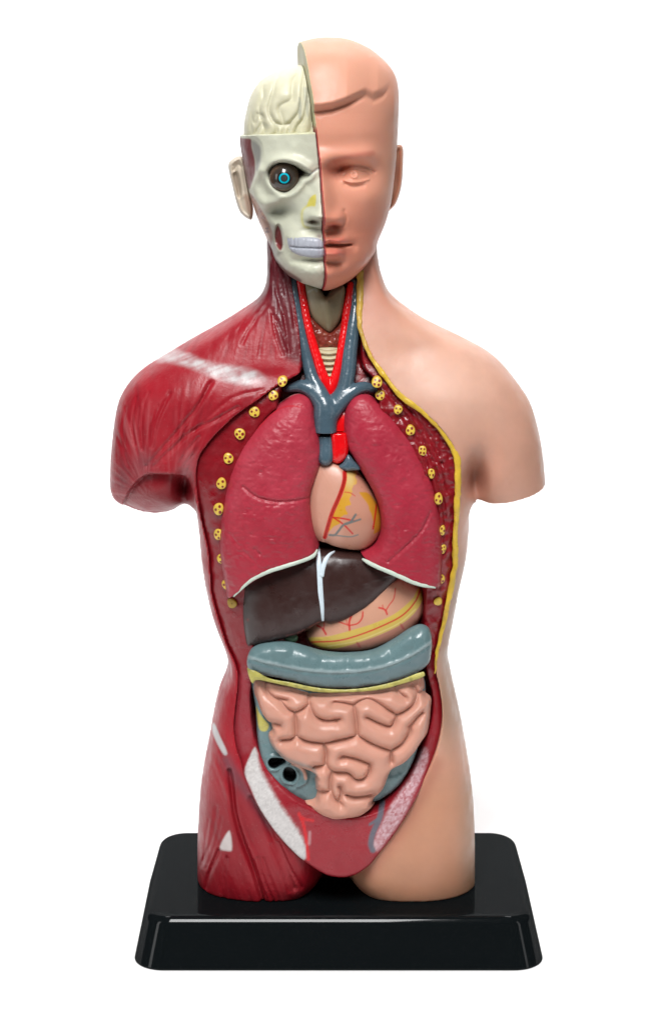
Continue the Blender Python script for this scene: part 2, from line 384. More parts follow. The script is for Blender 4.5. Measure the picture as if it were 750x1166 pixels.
bx = np.arange(-260, 256, r); bz = np.arange(-6, 766, r); BX, BZ = np.meshgrid(bx, bz, indexing='ij')
bsd, bu = thickness(BX, BZ, PB, 3.0, 0, 500)
bh = np.sqrt(np.maximum(bu, 1e-4)); BV = 1000 - BZ
cap = np.interp(BV, [240, 320, 350, 395, 440, 520, 620, 740, 820, 900, 1000], [30, 36, 50, 68, 88, 98, 95, 80, 82, 82, 93])
cap = blur(cap, 60)
a_ = bh * 1.05; bF = a_ / (1 + (a_ / cap) ** 3.5) ** (1 / 3.5)
a_ = bh * .9; bB = a_ / (1 + (a_ / (cap * .95)) ** 3.5) ** (1 / 3.5)
def Fbody(x, z): return bil(bF, bx[0], bz[0], r, x, z)
def onbody(pts, extra=0.0, n=12):
    """traced points carried onto the body's front"""
    p = np.asarray(pts, float); f = np.full(len(p), 60.0)
    for _ in range(n):
        q = unproj(p, f); f = .5 * f + .5 * (Fbody(q[:, 0], q[:, 1]) + extra)
    q = unproj(p, f); return q, f
# open front: outline of the cut chest wall
yel = [(411, 308), (411, 323), (410.5, 342), (410, 363), (411.6, 378), (418, 395), (426.5, 412), (438, 427), (447, 440), (461, 454), (477, 465), (496, 481), (510, 498), (518, 512), (522, 531), (522, 559), (521, 582), (519, 617), (519, 640), (515.5, 665), (511, 688), (508, 701), (502, 727), (498, 747), (496.5, 767)]
CAV_R = yel + [(499, 778), (503, 803), (503.5, 820), (500, 843), (493, 866), (479, 897), (463, 926), (447, 951), (432, 970), (419, 985.5), (405, 995), (390, 998.5), (373, 996), (358, 988), (346, 979.5), (337, 972), (317, 951), (297, 922), (279, 888)]
CAV_L = [(274, 868), (269, 852), (266, 830), (267.5, 809), (271, 774), (268, 758), (260, 740), (254, 723), (247, 700), (241, 676), (239, 650), (237, 627), (231, 600), (226, 573), (223, 545), (225, 525), (232, 511), (249, 491), (271, 471), (294, 455), (313, 441), (328, 432), (341, 424), (342, 395), (337, 353), (331, 318), (330, 306)]
cavpx = spline(CAV_R + CAV_L, 4, True)
low = sstep((cavpx[:, 1] - 850) / 70)
q0, f0 = onbody(cavpx); fl = (1 - low) * f0 + low * 82.0
CAVP = unproj(cavpx, fl)
csd = sdpoly(BX, BZ, CAVP)
# surface detail of the muscle side
U, V = proj(BX, bF, BZ)
G1 = lambda pts: cr(120, 360, 3.571, pts)
G2 = lambda pts: cr(270, 290, 7.29, pts)
G7 = lambda pts: cr(220, 860, 3.409, pts)
groove = [(G1(p), d * .75, w * .72) for p, d, w in [
    ([(168, 610), (230, 540), (300, 460), (370, 370), (430, 270)], 3.4, 3.2), ([(195, 612), (270, 540), (350, 470), (450, 420), (540, 370)], 3.0, 3.0), ([(150, 540), (146, 440), (158, 360), (178, 310)], 2.4, 2.2),
    ([(118, 520), (110, 420), (128, 330)], 2.2, 2.0), ([(78, 540), (70, 460), (84, 370)], 2.0, 2.2), ([(190, 530), (212, 420), (262, 310)], 2.4, 2.6), ([(300, 600), (330, 550), (380, 490)], 2.0, 2.0),
    ([(92, 610), (70, 540), (45, 480)], 1.8, 2.0), ([(320, 610), (350, 570), (372, 540)], 1.8, 1.6), ([(240, 590), (290, 530), (350, 420), (400, 330)], 1.6, 1.8), ([(170, 590), (185, 480), (215, 360)], 1.4, 1.6), ([(135, 560), (128, 470), (140, 370)], 1.3, 1.5), ([(360, 470), (430, 400), (520, 330), (640, 300)], 1.4, 2.4)]]
groove += [(G2(p), d * .62, w * .9) for p, d, w in [
    ([(0, 640), (80, 520), (150, 440)], 2.2, 2.0), ([(40, 740), (90, 640), (170, 520), (250, 420)], 2.4, 1.8), ([(280, 450), (300, 560), (330, 700), (380, 830)], 2.6, 1.8),
    ([(270, 30), (300, 180), (340, 350), (400, 560), (430, 800)], 3.0, 2.4), ([(300, 500), (360, 620), (410, 760)], 2.6, 1.7), ([(150, 370), (230, 280)], 1.6, 2.0), ([(380, 130), (420, 260), (450, 400), (480, 600)], 2.5, 2.2), ([(-80, 700), (0, 560), (60, 470)], 1.3, 2.2), ([(330, 120), (360, 230), (380, 330)], 2.0, 1.6)]]
groove += [(G7(p), d * 1.25, w * .95) for p, d, w in [
    ([(140, 60), (150, 130), (160, 220), (190, 330), (230, 440), (272, 572)], 5.5, 2.8), ([(100, 370), (60, 470), (48, 520)], 2.6, 2.0), ([(225, 170), (290, 280), (340, 400), (392, 520)], 3.2, 3.2), ([(90, 200), (70, 330), (30, 430)], 1.8, 2.0),
    ([(250, 400), (280, 500), (315, 575)], 1.6, 1.5), ([(330, 340), (380, 450), (420, 520)], 2.4, 2.0), ([(235, 410), (262, 500), (290, 570)], 1.4, 1.3), ([(270, 400), (300, 490), (335, 570)], 1.2, 1.3), ([(130, 400), (120, 480), (118, 560)], 1.2, 2.0), ([(60, 250), (45, 350), (40, 420)], 1.2, 1.6), ([(300, 350), (350, 460), (370, 530)], 1.4, 1.4), ([(110, 240), (90, 330), (50, 440)], 1.0, 1.4)]]
dF = np.zeros_like(bF)
sel = (BX < 30)
for pts, d, w in groove:
    dd = dline(U[sel], V[sel], spline(pts, 5)); t = d * np.exp(-(dd / w) ** 2) - .12 * d * np.exp(-((dd - 2.4 * w) / (1.5 * w)) ** 2)
    dF[sel] -= t
stump = [(140, 574), (147, 559), (156, 548), (167, 540.5), (184, 540), (199, 541), (212, 548), (220, 566), (222, 592), (140, 592)]
st_sd = sdpoly(U, V, spline(stump, 5, True))
def fibres(U, V):
    """muscle strands: fans for the shoulder, chest and neck, slanting strands on the thigh"""
    def fan(cu, cv, k, seed):
        th = np.arctan2(V - cv, U - cu); rr = np.hypot(U - cu, V - cv); return vnoise(th * k, rr * .07, 2.6, seed, 2)
    w1 = sstep((195 - U) / 30) * sstep((V - 385) / 20) * sstep((578 - V) / 10); w2 = sstep((U - 175) / 30) * sstep((V - 420) / 30) * sstep((620 - V) / 30)
    w3 = sstep((425 - V) / 30); w4 = sstep((V - 800) / 60)
    a = U * .92 - V * .38; b = U * .38 + V * .92
    return w1 * fan(168, 566, 58, 31) + w2 * fan(196, 585, 80, 32) + w3 * fan(322, 215, 120, 33) + w4 * vnoise(a, b * .06, 4.2, 34, 2)
fb = fibres(U, V); dF += .55 * fb * sel
dF -= (14 * sstep(st_sd / 4 + .3) - 9 * blob(U, V, 172, 562, 22, 20) * sstep(st_sd / 4)) * (BX < -100)
dF -= 26 * blob(U, V, 208, 559, 9, 17)
dF += 5 * blob(U, V, 200, 450, 40, 30) + 4 * blob(U, V, 262, 905, 16, 60) - 3 * blob(U, V, 300, 430, 30, 10)
# skin side: collar bone, chest, arm pit
dF -= 34 * blob(U, V, 542, 555, 12, 24) + 9 * blob(U, V, 549, 528, 15, 24) * sstep((U - 520) / 10)
dF += 5 * blob(U, V, 520, 470, 40, 45) - 3 * blob(U, V, 470, 400, 26, 16)
dF += 4 * blob(U, V, 500, 960, 30, 60) - 4 * blob(U, V, 522, 840, 12, 30)
dF -= 62 * np.exp(-((U - 382) / 23) ** 2) * sstep((V - 935) / 50)
bF2 = np.maximum(bF + dF * sstep((bh - 3) / 14), np.where(BV > 900, .1, .4) * bF)
hf3, hb3 = [np.maximum(t, .3).astype(np.float32)[:, None, :] for t in (bF2, bB)]
bu3 = bu.astype(np.float32)[:, None, :]; bd3 = (2 * np.sqrt(np.abs(bu) + 9)).astype(np.float32)[:, None, :]
armclip_v = lambda x: np.interp(x, [150, 166, 178, 199, 227, 243, 260], [560, 558, 560, 559, 554, 549.5, 547])
def Gbody(x3, f3, z3):
    t = np.where(f3 > 0, f3 / hf3, f3 / hb3)
    g = np.where(bu3 > 0, bu3 * (1 - t * t), bu3 - f3 * f3 * .3) / bd3
    g = np.minimum(g, z3 - 0.2)
    ax = 1000 - armclip_v(BX).astype(np.float32)[:, None, :]
    return np.minimum(g, np.maximum(z3 - ax, 164 - x3))
fs = np.arange(-100, 118, r)
csd3 = csd.astype(np.float32)[:, None, :]
half = np.interp(BZ, [0, 700], [9, -8]).astype(np.float32)[:, None, :]
def Gside(sgn):
    def G(x3, f3, z3):
        g = Gbody(x3, f3, z3)
        g = np.minimum(g, np.where(f3 > -20, -csd3, 99))           # the open front is left out
        return np.minimum(g, np.where(np.broadcast_to((f3 > -20) & (csd3 > -400), g.shape), np.where(sgn * (BX[:, None, :] - half) > -200, sgn * (BX[:, None, :] - half), -1), sgn * (BX[:, None, :] - half)))
    return G
red1, red2, redd = lin(165, 34, 46), lin(140, 24, 36), lin(104, 30, 38)
v, q = solid(BX, BZ, bx, bz, fs, Gside(-1), r, 2)
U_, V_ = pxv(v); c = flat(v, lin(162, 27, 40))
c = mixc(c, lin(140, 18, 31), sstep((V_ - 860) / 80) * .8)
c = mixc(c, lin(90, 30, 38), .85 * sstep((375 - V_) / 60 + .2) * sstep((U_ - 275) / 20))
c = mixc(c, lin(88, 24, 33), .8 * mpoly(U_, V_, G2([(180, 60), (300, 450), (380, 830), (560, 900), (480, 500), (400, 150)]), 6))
fbv = fibres(U_, V_)
near = .84 * np.exp(-(np.hypot(U_ - 160, V_ - 540) / 55) ** 2) + .8 * np.exp(-((U_ - 150) / 22) ** 2) * sstep((V_ - 440) / 30) + .1 * sstep((V_ - 850) / 60) + .4 * blob(U_, V_, 218, 530, 18, 40) + .14
c = mixc(c, lin(204, 128, 130), np.clip(fbv - .05, 0, 1) * .3 * np.clip(near, 0, 1.2) * sstep((v[:, 1] + 5) / 10))
c = mixc(c, lin(124, 18, 30), np.clip(-fbv - .1, 0, 1) * .55)
c = mixc(c, lin(140, 18, 30), .8 * mpoly(U_, V_, stump, 2))
c = mixc(c, lin(120, 66, 72), .6 * blob(U_, V_, 164, 527, 13, 15) + .5 * blob(U_, V_, 140, 545, 8, 24)); c = mixc(c, lin(168, 108, 112), .5 * blob(U_, V_, 214, 528, 11, 14))
c = mixc(c, lin(70, 8, 14), .7 * blob(U_, V_, 210, 560, 9, 16))  # shadow in the hollow beside the stump, painted dark red
wn = vnoise(U_, V_, 7, 9, 3)
c = mixc(c, lin(206, 198, 198), np.clip(.74 * mpoly(U_, V_, G1([(205, 178), (250, 152), (290, 138), (330, 152), (430, 190), (520, 205), (600, 220), (655, 258), (620, 275), (540, 275), (460, 255), (400, 232), (300, 192)]), 4.5) * (1 + .25 * wn + .5 * vnoise(U_ * .35 + V_ * 1.0, U_ * .12, 3, 66, 2)) + .12 * wn * mpoly(U_, V_, G1([(205, 178), (290, 138), (430, 190), (655, 258), (540, 275), (300, 192)]), 8), 0, 1))
B6 = lambda p: cr(225, 740, 6.25, p)
c = mixc(c, lin(200, 205, 205), .85 * mpoly(U_, V_, B6([(103, 540), (115, 520), (160, 620), (212, 740), (192, 752), (150, 690), (110, 600)]), 1.2))
c = mixc(c, lin(215, 208, 205), .9 * mpoly(U_, V_, G7([(141, 295), (149, 370), (128, 372), (103, 364), (120, 320)]), 1.4))
c = mixc(c, lin(105, 75, 85), .55 * np.exp(-(dline(U_, V_, spline(G7([(130, 20), (190, 120), (250, 200), (300, 270)]), 5)) / 7) ** 2))  # crease shade beside the pale bone band, painted into the muscle colour
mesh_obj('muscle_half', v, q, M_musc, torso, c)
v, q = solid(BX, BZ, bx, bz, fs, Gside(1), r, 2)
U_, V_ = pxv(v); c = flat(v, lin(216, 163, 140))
c = mixc(c, lin(230, 188, 168), .7 * blob(U_, V_, 510, 440, 60, 50))  # painted highlight on the shoulder
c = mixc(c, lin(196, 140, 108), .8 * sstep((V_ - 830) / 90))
c = mixc(c, lin(150, 124, 98), .6 * sstep((V_ - 600) / 80) * (sstep((880 - V_) / 70) * sstep((U_ - 490) / 16) + .9 * sstep((V_ - 860) / 40) * sstep((U_ - 515) / 26)).clip(0, 1))  # light falloff towards the outer flank and hip, painted in grey-green
c = mixc(c, lin(160, 92, 74), .65 * blob(U_, V_, 544, 548, 17, 28))  # reddish arm pit shadow painted into the skin colour
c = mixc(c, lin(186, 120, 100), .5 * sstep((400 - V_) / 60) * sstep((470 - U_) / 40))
c = mixc(c, lin(178, 112, 92), .55 * np.exp(-(dline(U_, V_, spline([(497, 870), (480, 905), (450, 955), (420, 992)], 5)) / 9) ** 2))  # shade beside the overlapping belly wall edge, painted on the thigh
c = mixc(c, lin(232, 206, 168), .8 * sstep((2.4 - v[:, 2]) / 1.2) * sstep(vnoise(U_, V_, 6, 44, 2) * 2))
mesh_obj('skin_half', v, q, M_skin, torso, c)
# the cut chest and belly wall inside
lowz = sstep((V - 860) / 60)
pit = spline([(302, 462), (350, 446), (400, 446), (448, 470), (488, 560), (496, 680), (488, 760), (492, 815), (470, 880), (440, 918), (392, 930), (330, 905), (290, 842), (284, 740), (266, 660), (258, 600), (268, 520)], 5, True)
psd = sdpoly(U, V, pit)
cF = (bF - 7 - 12 * sstep((330 - V) / -1 * 0 + sstep((430 - V) / 40))) * (1 - lowz) + lowz * 84
cF = cF - (.7 + 1.3 * (U > 430)) * np.clip(vnoise(U, V, 9, 4, 3), -1, 1) * (V < 780)
for pts in ([(432, 440), (462, 474), (486, 512), (500, 552), (508, 600)], [(447, 446), (478, 482), (500, 520), (510, 560)], [(455, 470), (474, 500), (490, 545), (498, 590)]):
    cF -= 3.0 * np.exp(-(dline(U, V, spline(pts, 5)) / 2.2) ** 2)
cF += 1.6 * np.abs(vnoise(U, V * .8, 6, 12, 2)) * sstep((U - 480) / 10) * (V < 620)
throat = spline([(332, 300), (337, 350), (343, 395), (343, 424), (330, 434), (320, 443), (318, 470), (372, 490), (425, 475), (432, 441), (424, 431), (414, 420), (410, 395), (408, 360), (407, 300)], 5, True)
cF -= 24 * sstep((sdpoly(U, V, throat) + 2) / 6)
cF -= 46 * sstep((psd - np.interp(V, [700, 790], [9, -2])) / np.interp(V, [700, 790], [14, 8])) * (1 - lowz) + lowz * 40 * sstep((psd + 0) / 8)
cF3 = cF.astype(np.float32)[:, None, :]
back3 = np.where(BV > 930, 38, np.where(BV > 880, 38 - (930 - BV) * 1.5, -40)).astype(np.float32)[:, None, :]
def Gcav(x3, f3, z3):
    g = smin(cF3 - f3, csd3 + 1.5, 5.0)
    g = np.minimum(g, f3 - back3)
    body = np.where(np.broadcast_to(BV[:, None, :] > 880, g.shape), 50, (bu3 / bd3))
    return np.minimum(g, body)
v, q = solid(BX, BZ, bx, bz, fs, Gcav, r, 2)
U_, V_ = pxv(v); c = flat(v, lin(138, 18, 30))
c = mixc(c, lin(150, 30, 42), sstep((V_ - 800) / 50))
c = mixc(c, lin(110, 12, 22), .35 * np.clip(vnoise(U_, V_, 12, 21, 3), 0, 1) * (V_ < 780))
c = mixc(c, lin(160, 60, 70), .6 * mpoly(U_, V_, [(262, 772), (290, 770), (285, 850), (270, 862), (262, 820)], 3))
spk = vnoise(U_, V_, 2.2, 6, 2); spk2 = vnoise(U_, V_, 1.8, 8, 2)
wl = mpoly(U_, V_, [(290, 851), (284, 862), (278, 880), (284, 895), (295, 920), (310, 943), (334, 971), (345, 980), (350, 975), (349, 962), (340, 943), (325, 922), (310, 897), (298, 875), (294, 858)], 1.0)
wl_in = mpoly(U_, V_, [(290, 851), (284, 862), (278, 880), (284, 895), (295, 920), (310, 943), (334, 971), (345, 980), (348, 974), (346, 962), (336, 943), (321, 922), (306, 897), (295, 875), (292, 858)], 3.0)
c = mixc(c, lin(206, 204, 202) * (1 + .16 * vnoise(U_, V_, 1.6, 61, 2))[:, None], np.clip(.95 * wl * np.clip(wl_in + .25 + .3 * spk * (1 - wl_in), 0, 1), 0, 1))
G8 = lambda p: cr(400, 840, 4.6875, p)
wr_p = G8([(385, 52), (408, 75), (405, 130), (370, 220), (330, 310), (270, 430), (200, 530), (140, 605), (112, 598), (120, 550), (180, 420), (230, 330), (320, 200), (360, 90)])
wr = mpoly(U_, V_, wr_p, 2.5)
c = mixc(c, lin(206, 170, 176), np.clip(wr * (.75 + .5 * spk2), 0, 1))
c = mixc(c, lin(92, 100, 112), .9 * stroke(U_, V_, G8([(165, 345), (150, 430), (115, 510), (103, 570), (114, 603)]), 3.2, 1))
c = mixc(c, lin(92, 100, 112), .9 * stroke(U_, V_, G8([(142, 435), (98, 465)]), 1.6, .8))
c = mixc(c, lin(205, 20, 28), .95 * stroke(U_, V_, G7([(410, 228), (427, 268), (440, 340), (446, 405)]), 1.8, .8))
c = mixc(c, lin(205, 20, 28), .9 * stroke(U_, V_, G7([(418, 240), (436, 250), (465, 255)]), 1.5, .8))
c = mixc(c, lin(205, 170, 172), .5 * stroke(U_, V_, G7([(452, 300), (450, 345)]), 1.5, 1.2))
wall = mesh_obj('chest_wall', v, q, M_wall, torso, c)
print('body', time.time() - T0)
def Fcav(x, z): return bil(cF, bx[0], bz[0], r, x, z)

# fat layer along the skin's cut edge
yl = spline(yel, 6); yq, yf = onbody(yl); n = len(yl)
wv = np.interp(np.linspace(0, 1, n), [0, .1, .2, .35, .5, .62, .72, .85, .95, 1], [3.8, 3.4, 2.4, 2.8, 3.3, 3.6, 2.9, 3.2, 2.0, .7]) * (1 + .18 * vnoise(np.arange(n) * 1.0, np.zeros(n), 5, 2, 2))
v, q = tube(np.column_stack([yq[:, 0] - 1.0, yf - .5, yq[:, 1]]), wv, 18, .75)
v[:, 0] += .8 * vnoise(v[:, 2], v[:, 1], 6, 4, 2); v[:, 1] += .8 * vnoise(v[:, 2], v[:, 0], 5, 5, 2)
c = flat(v, lin(222, 184, 58)); c = mixc(c, lin(176, 140, 80), .5 * sstep((v[:, 2] - 590) / 30)); U_, V_ = pxv(v)
c = mixc(c, lin(150, 120, 80), .55 * sstep((V_ - 650) / 60) * np.clip(vnoise(U_, V_, 5, 8, 2) + .4, 0, 1))
mesh_obj('fat_layer', v, q, M_fat, torso, c)
# sawn rib ends
ribs = [(321.4, 434, 5.6, 5.8), (311, 450, 5.4, 5.8), (289.7, 469, 6, 6.2), (273, 494, 6.2, 6.4), (260, 522, 6, 6), (252, 550.7, 6, 6.4), (248.8, 579.7, 6, 7.2), (248.8, 608.6, 5.6, 6.8), (252, 636.5, 5, 6), (257.5, 666, 5, 6), (264, 687, 5.8, 5.8),
        (429, 435, 6.2, 6), (432.8, 450, 5.6, 5.2), (453, 466.3, 5, 5.2), (467, 490, 5.2, 6), (480.7, 513, 4.8, 5.8), (491, 539, 4, 5.8), (499, 568, 5, 6.6), (503.4, 604, 3.6, 5.6), (504.3, 625, 3.6, 5.6), (502, 659.6, 4.4, 6), (498.5, 685, 4.8, 4.8)]
for i, (u0, v0, ra, rb) in enumerate(ribs):
    f = 60.0
    for _ in range(12):
        xz = unproj((u0, v0), f); f = .5 * f + .5 * float(Fcav(xz[0], xz[1]))
    xz = unproj((u0, v0), f)
    f = max(f, float(Fbody(xz[0], xz[1])) - (0 if i in (0, 11) else 11)) + 1.0; xz = unproj((u0, v0), f)
    g = np.array([1.0, 0]); e = 3.0
    sx = float(Fbody(xz[0] + e, xz[1]) - Fbody(xz[0] - e, xz[1])) / (2 * e); sz = float(Fbody(xz[0], xz[1] + e) - Fbody(xz[0], xz[1] - e)) / (2 * e)
    sx, sz = np.clip(sx, -.9, .9), np.clip(sz, -.9, .9)
    nr, ns = 14, 40; t = np.linspace(0, 1, nr)[1:]; th = np.linspace(0, 2 * np.pi, ns, endpoint=False)
    wob = 1 + .05 * np.sin(2 * th + i) + .04 * np.sin(3 * th + 2 * i)
    RX = t[:, None] * np.cos(th) * wob; RZ = t[:, None] * np.sin(th) * wob
    H = 2.2 * np.sqrt(np.maximum(1 - (t * .98) ** 4, 0))[:, None] * np.ones(ns)
    H[-1] = -3
    P = np.stack([xz[0] + ra * RX, f + H + sx * ra * RX + sz * rb * RZ, xz[1] + rb * RZ], -1).reshape(-1, 3)
    P = np.concatenate([P, [[xz[0], f + 2.2, xz[1]]]])
    dots = []; off = rng.uniform(0, 6.28)
    if i not in (10, 21):
        for k in range(3 + (i % 4 == 3)): dots.append((.52 * math.cos(off + k * 6.28 / (3 + (i % 4 == 3))), .52 * math.sin(off + k * 6.28 / (3 + (i % 4 == 3))), rng.uniform(.2, .28)))
    rx = np.concatenate([RX.ravel(), [0]]); rz = np.concatenate([RZ.ravel(), [0]])
    c = flat(P, lin(230, 196, 76) if i not in (10,) else lin(176, 140, 40)); c = mixc(c, lin(205, 150, 50), np.clip((np.hypot(rx, rz) - .8) * 4, 0, 1) * .7)
    for a, b, w in dots: c = mixc(c, lin(128, 22, 30), sstep((w - np.hypot(rx - a, rz - b)) / .1 + .5))
    qd = []
    for k in range(nr - 2):
        for j in range(ns): qd.append((k * ns + j, k * ns + (j + 1) % ns, (k + 1) * ns + (j + 1) % ns, (k + 1) * ns + j))
    cc = len(P) - 1
    for j in range(0, ns, 2): qd.append((cc, (j + 2) % ns, j + 1, j))
    qd = np.array(qd); qd[:len(qd) - ns // 2] = qd[:len(qd) - ns // 2][:, ::-1]
    mesh_obj('rib_end', P, qd[:, ::-1], M_fat, torso, c)

# ------------------------------------------------------------------ throat
N5 = lambda p: cr(290, 310, 4.6875, p)
vs = []
vs += pathsegs(N5([(200, 20), (212, 120), (232, 240), (258, 370), (284, 480), (310, 570), (350, 650), (380, 720)]), [26, 33, 40, 48, 54, 60, 68, 72], [4.6, 5, 5.6, 5.8, 6, 7, 8, 9])
vs += pathsegs(N5([(535, 55), (533, 200), (522, 300), (505, 420), (495, 540), (470, 640), (410, 720), (380, 770)]), [28, 38, 45, 52, 60, 66, 70, 72], [4.8, 5.4, 6.8, 8, 8, 8, 9, 10])
vs += pathsegs(N5([(165, 622), (240, 606), (310, 635), (370, 710)]), [58, 62, 66, 71], [3.4, 6, 7.5, 10])
vs += pathsegs(N5([(640, 628), (585, 612), (525, 635), (450, 700), (390, 770)]), [60, 64, 68, 71, 72], [3.2, 5, 6.2, 8, 10])
vs += pathsegs(N5([(378, 720), (376, 790), (376, 900)]), [72, 73, 74], [12, 12, 12])
v, q = capsules(vs, .9, 3.0, zmin=1000 - 491 / 1.0295); mesh_obj('vein', v, q, M_vein, torso)
as_ = []
as_ += pathsegs(N5([(240, 40), (256, 130), (274, 240), (300, 350), (330, 450), (365, 560), (402, 640)]), [28, 34, 42, 49, 54, 60, 62], [4.6, 4.6, 4.4, 4.6, 5, 5.6, 6])
as_ += pathsegs(N5([(515, 70), (497, 170), (482, 280), (468, 380), (452, 480), (430, 570), (402, 645)]), [30, 37, 44, 51, 56, 60, 62], [4.6, 4.6, 4.4, 4.6, 5, 5.6, 6])
v, q = capsules(as_, 1.0, 2.0); mesh_obj('artery', v, q, M_art, torso)
v, q = puff(N5([(395, 850), (400, 800), (430, 750), (475, 715), (520, 730), (525, 850), (520, 900), (440, 900)]), 64, .8, .9, back=.6, clip=lambda U, V, x3, f3, z3: z3 - (1000 - 491 / 1.0295)); mesh_obj('aortic_arch', v, q, M_art, torso)
v, q = puff(N5([(272, 60), (300, 66), (345, 80), (378, 126), (415, 84), (460, 66), (480, 80), (478, 150), (466, 230), (440, 285), (400, 322), (352, 292), (302, 240), (285, 180), (275, 110)]), 34, .8, 1.0, 15, .5,
            detail=lambda U, V, sd, F: 4 * np.exp(-(dline(U, V, N5([(382, 140), (395, 300)])) / 6) ** 2) - 4 * blob(U, V, 371, 331, 7, 9))
U_, V_ = pxv(v); c = flat(v, lin(140, 128, 100)); c = mixc(c, lin(176, 164, 140), blob(U_, V_, 356, 338, 8, 14)); c = mixc(c, lin(96, 74, 54), .9 * mpoly(U_, V_, N5([(340, 70), (470, 70), (440, 105), (390, 135), (355, 100)]), 1.5))  # larynx base colour darkened to include the chin's shadow
c = mixc(c, lin(196, 196, 184), .6 * stroke(U_, V_, N5([(285, 105), (320, 88), (330, 100)]), 1.2, 1))
mesh_obj('larynx', v, q, M_bone, torso, c)
v, q = puff(N5([(290, 235), (350, 285), (400, 316), (445, 285), (475, 235), (480, 300), (468, 375), (440, 412), (400, 424), (360, 420), (325, 392), (304, 320)]), 38, .8, 1.0, 17, .5,
            detail=lambda U, V, sd, F: 1.3 * vnoise(U, V, 4, 3, 2) - 2 * np.exp(-(dline(U, V, N5([(395, 320), (395, 420)])) / 5) ** 2))
U_, V_ = pxv(v); c = flat(v, lin(140, 56, 44)); c = mixc(c, lin(170, 96, 74), np.clip(vnoise(U_, V_, 5, 2, 3), 0, 1)); mesh_obj('thyroid_gland', v, q, M_wall, torso, c)
tsd = spline(N5([(345, 420), (380, 405), (420, 405), (446, 420), (444, 470), (432, 540), (415, 620), (390, 620), (368, 550), (352, 490)]), 5, True)
v, q = puff(N5([(335, 410), (380, 400), (420, 400), (456, 410), (452, 480), (438, 560), (420, 640), (385, 640), (362, 560), (345, 490)]), 46, .7, 1.0, 13, .4,
            detail=lambda U, V, sd, F: 1.7 * np.cos((V - 402 + .012 * (U - 374) ** 2) * 2 * np.pi / 6.4))
c = flat(v, lin(206, 196, 160)); U_, V_ = pxv(v); c = mixc(c, lin(150, 130, 96), sstep((-np.cos((V_ - 402 + .012 * (U_ - 374) ** 2) * 2 * np.pi / 6.4) - .5) * 2) * .7); mesh_obj('trachea', v, q, M_bone, torso, c)

# ------------------------------------------------------------------ head
K = lambda p: cr(250, 150, 5.357, p)
HEADP = [(346, 46), (361, 42.5), (379, 42), (396, 44), (417, 52.5), (434, 65), (446, 78.5), (452, 92), (454, 110), (453.5, 134), (452, 164), (449, 200), (445, 230), (439, 252), (430.6, 272.6), (426, 287), (413, 304), (399.5, 316), (386, 324), (371.5, 327.5),
         (357, 325), (341, 319), (325, 309), (312, 294), (303, 270), (292, 245), (283, 215), (276, 180), (273, 155), (276, 125), (284, 95), (300, 70), (322, 53)]
xmid = lambda vv: np.interp(vv, [40, 50, 59, 75, 91, 105, 120, 134, 152, 174, 195, 225, 247, 270, 292, 324, 335], [342, 344, 346, 349, 351.5, 354, 356, 358, 360.3, 362.6, 365, 366, 367, 368.5, 369.5, 371.3, 372])
def cutplane(x3, f3, z3, sgn):
    U, V = proj(x3, f3, z3)
    return sgn * (U - xmid(V) - .085 * (f3 - headF_mid(z3)))
HF0 = 8.0
def headF_mid(z):               # how far forward the profile stands at each height
    return np.interp(1000 - z, [30, 60, 90, 130, 200, 300], [20, 55, 78, 92, 98, 96]).astype(np.float32)
def headform(scale):
    def f(X, Z, h):
        hc = h.max(0); V = 1000 - Z[0] * 1.0
        D_ = np.interp(V * 1.02, [30, 60, 100, 140, 180, 205, 240, 270, 300, 314, 322, 330], [70, 80, 90, 94, 93, 88, 86, 88, 87, 82, 70, 40]) * scale
        D_ = blur(np.repeat(D_[:, None], 3, 1), 20)[:, 1]
        lim = hc * (1.5 + 2.4 * sstep((V - 190) / 120))
        D_ = 1 / (1 / np.maximum(D_, 1) ** 4 + 1 / np.maximum(lim, .5) ** 4) ** .25
        t = np.clip(h / np.maximum(hc, .5)[None, :], 0, 1)
        return D_[None, :] * t ** .92
    return f
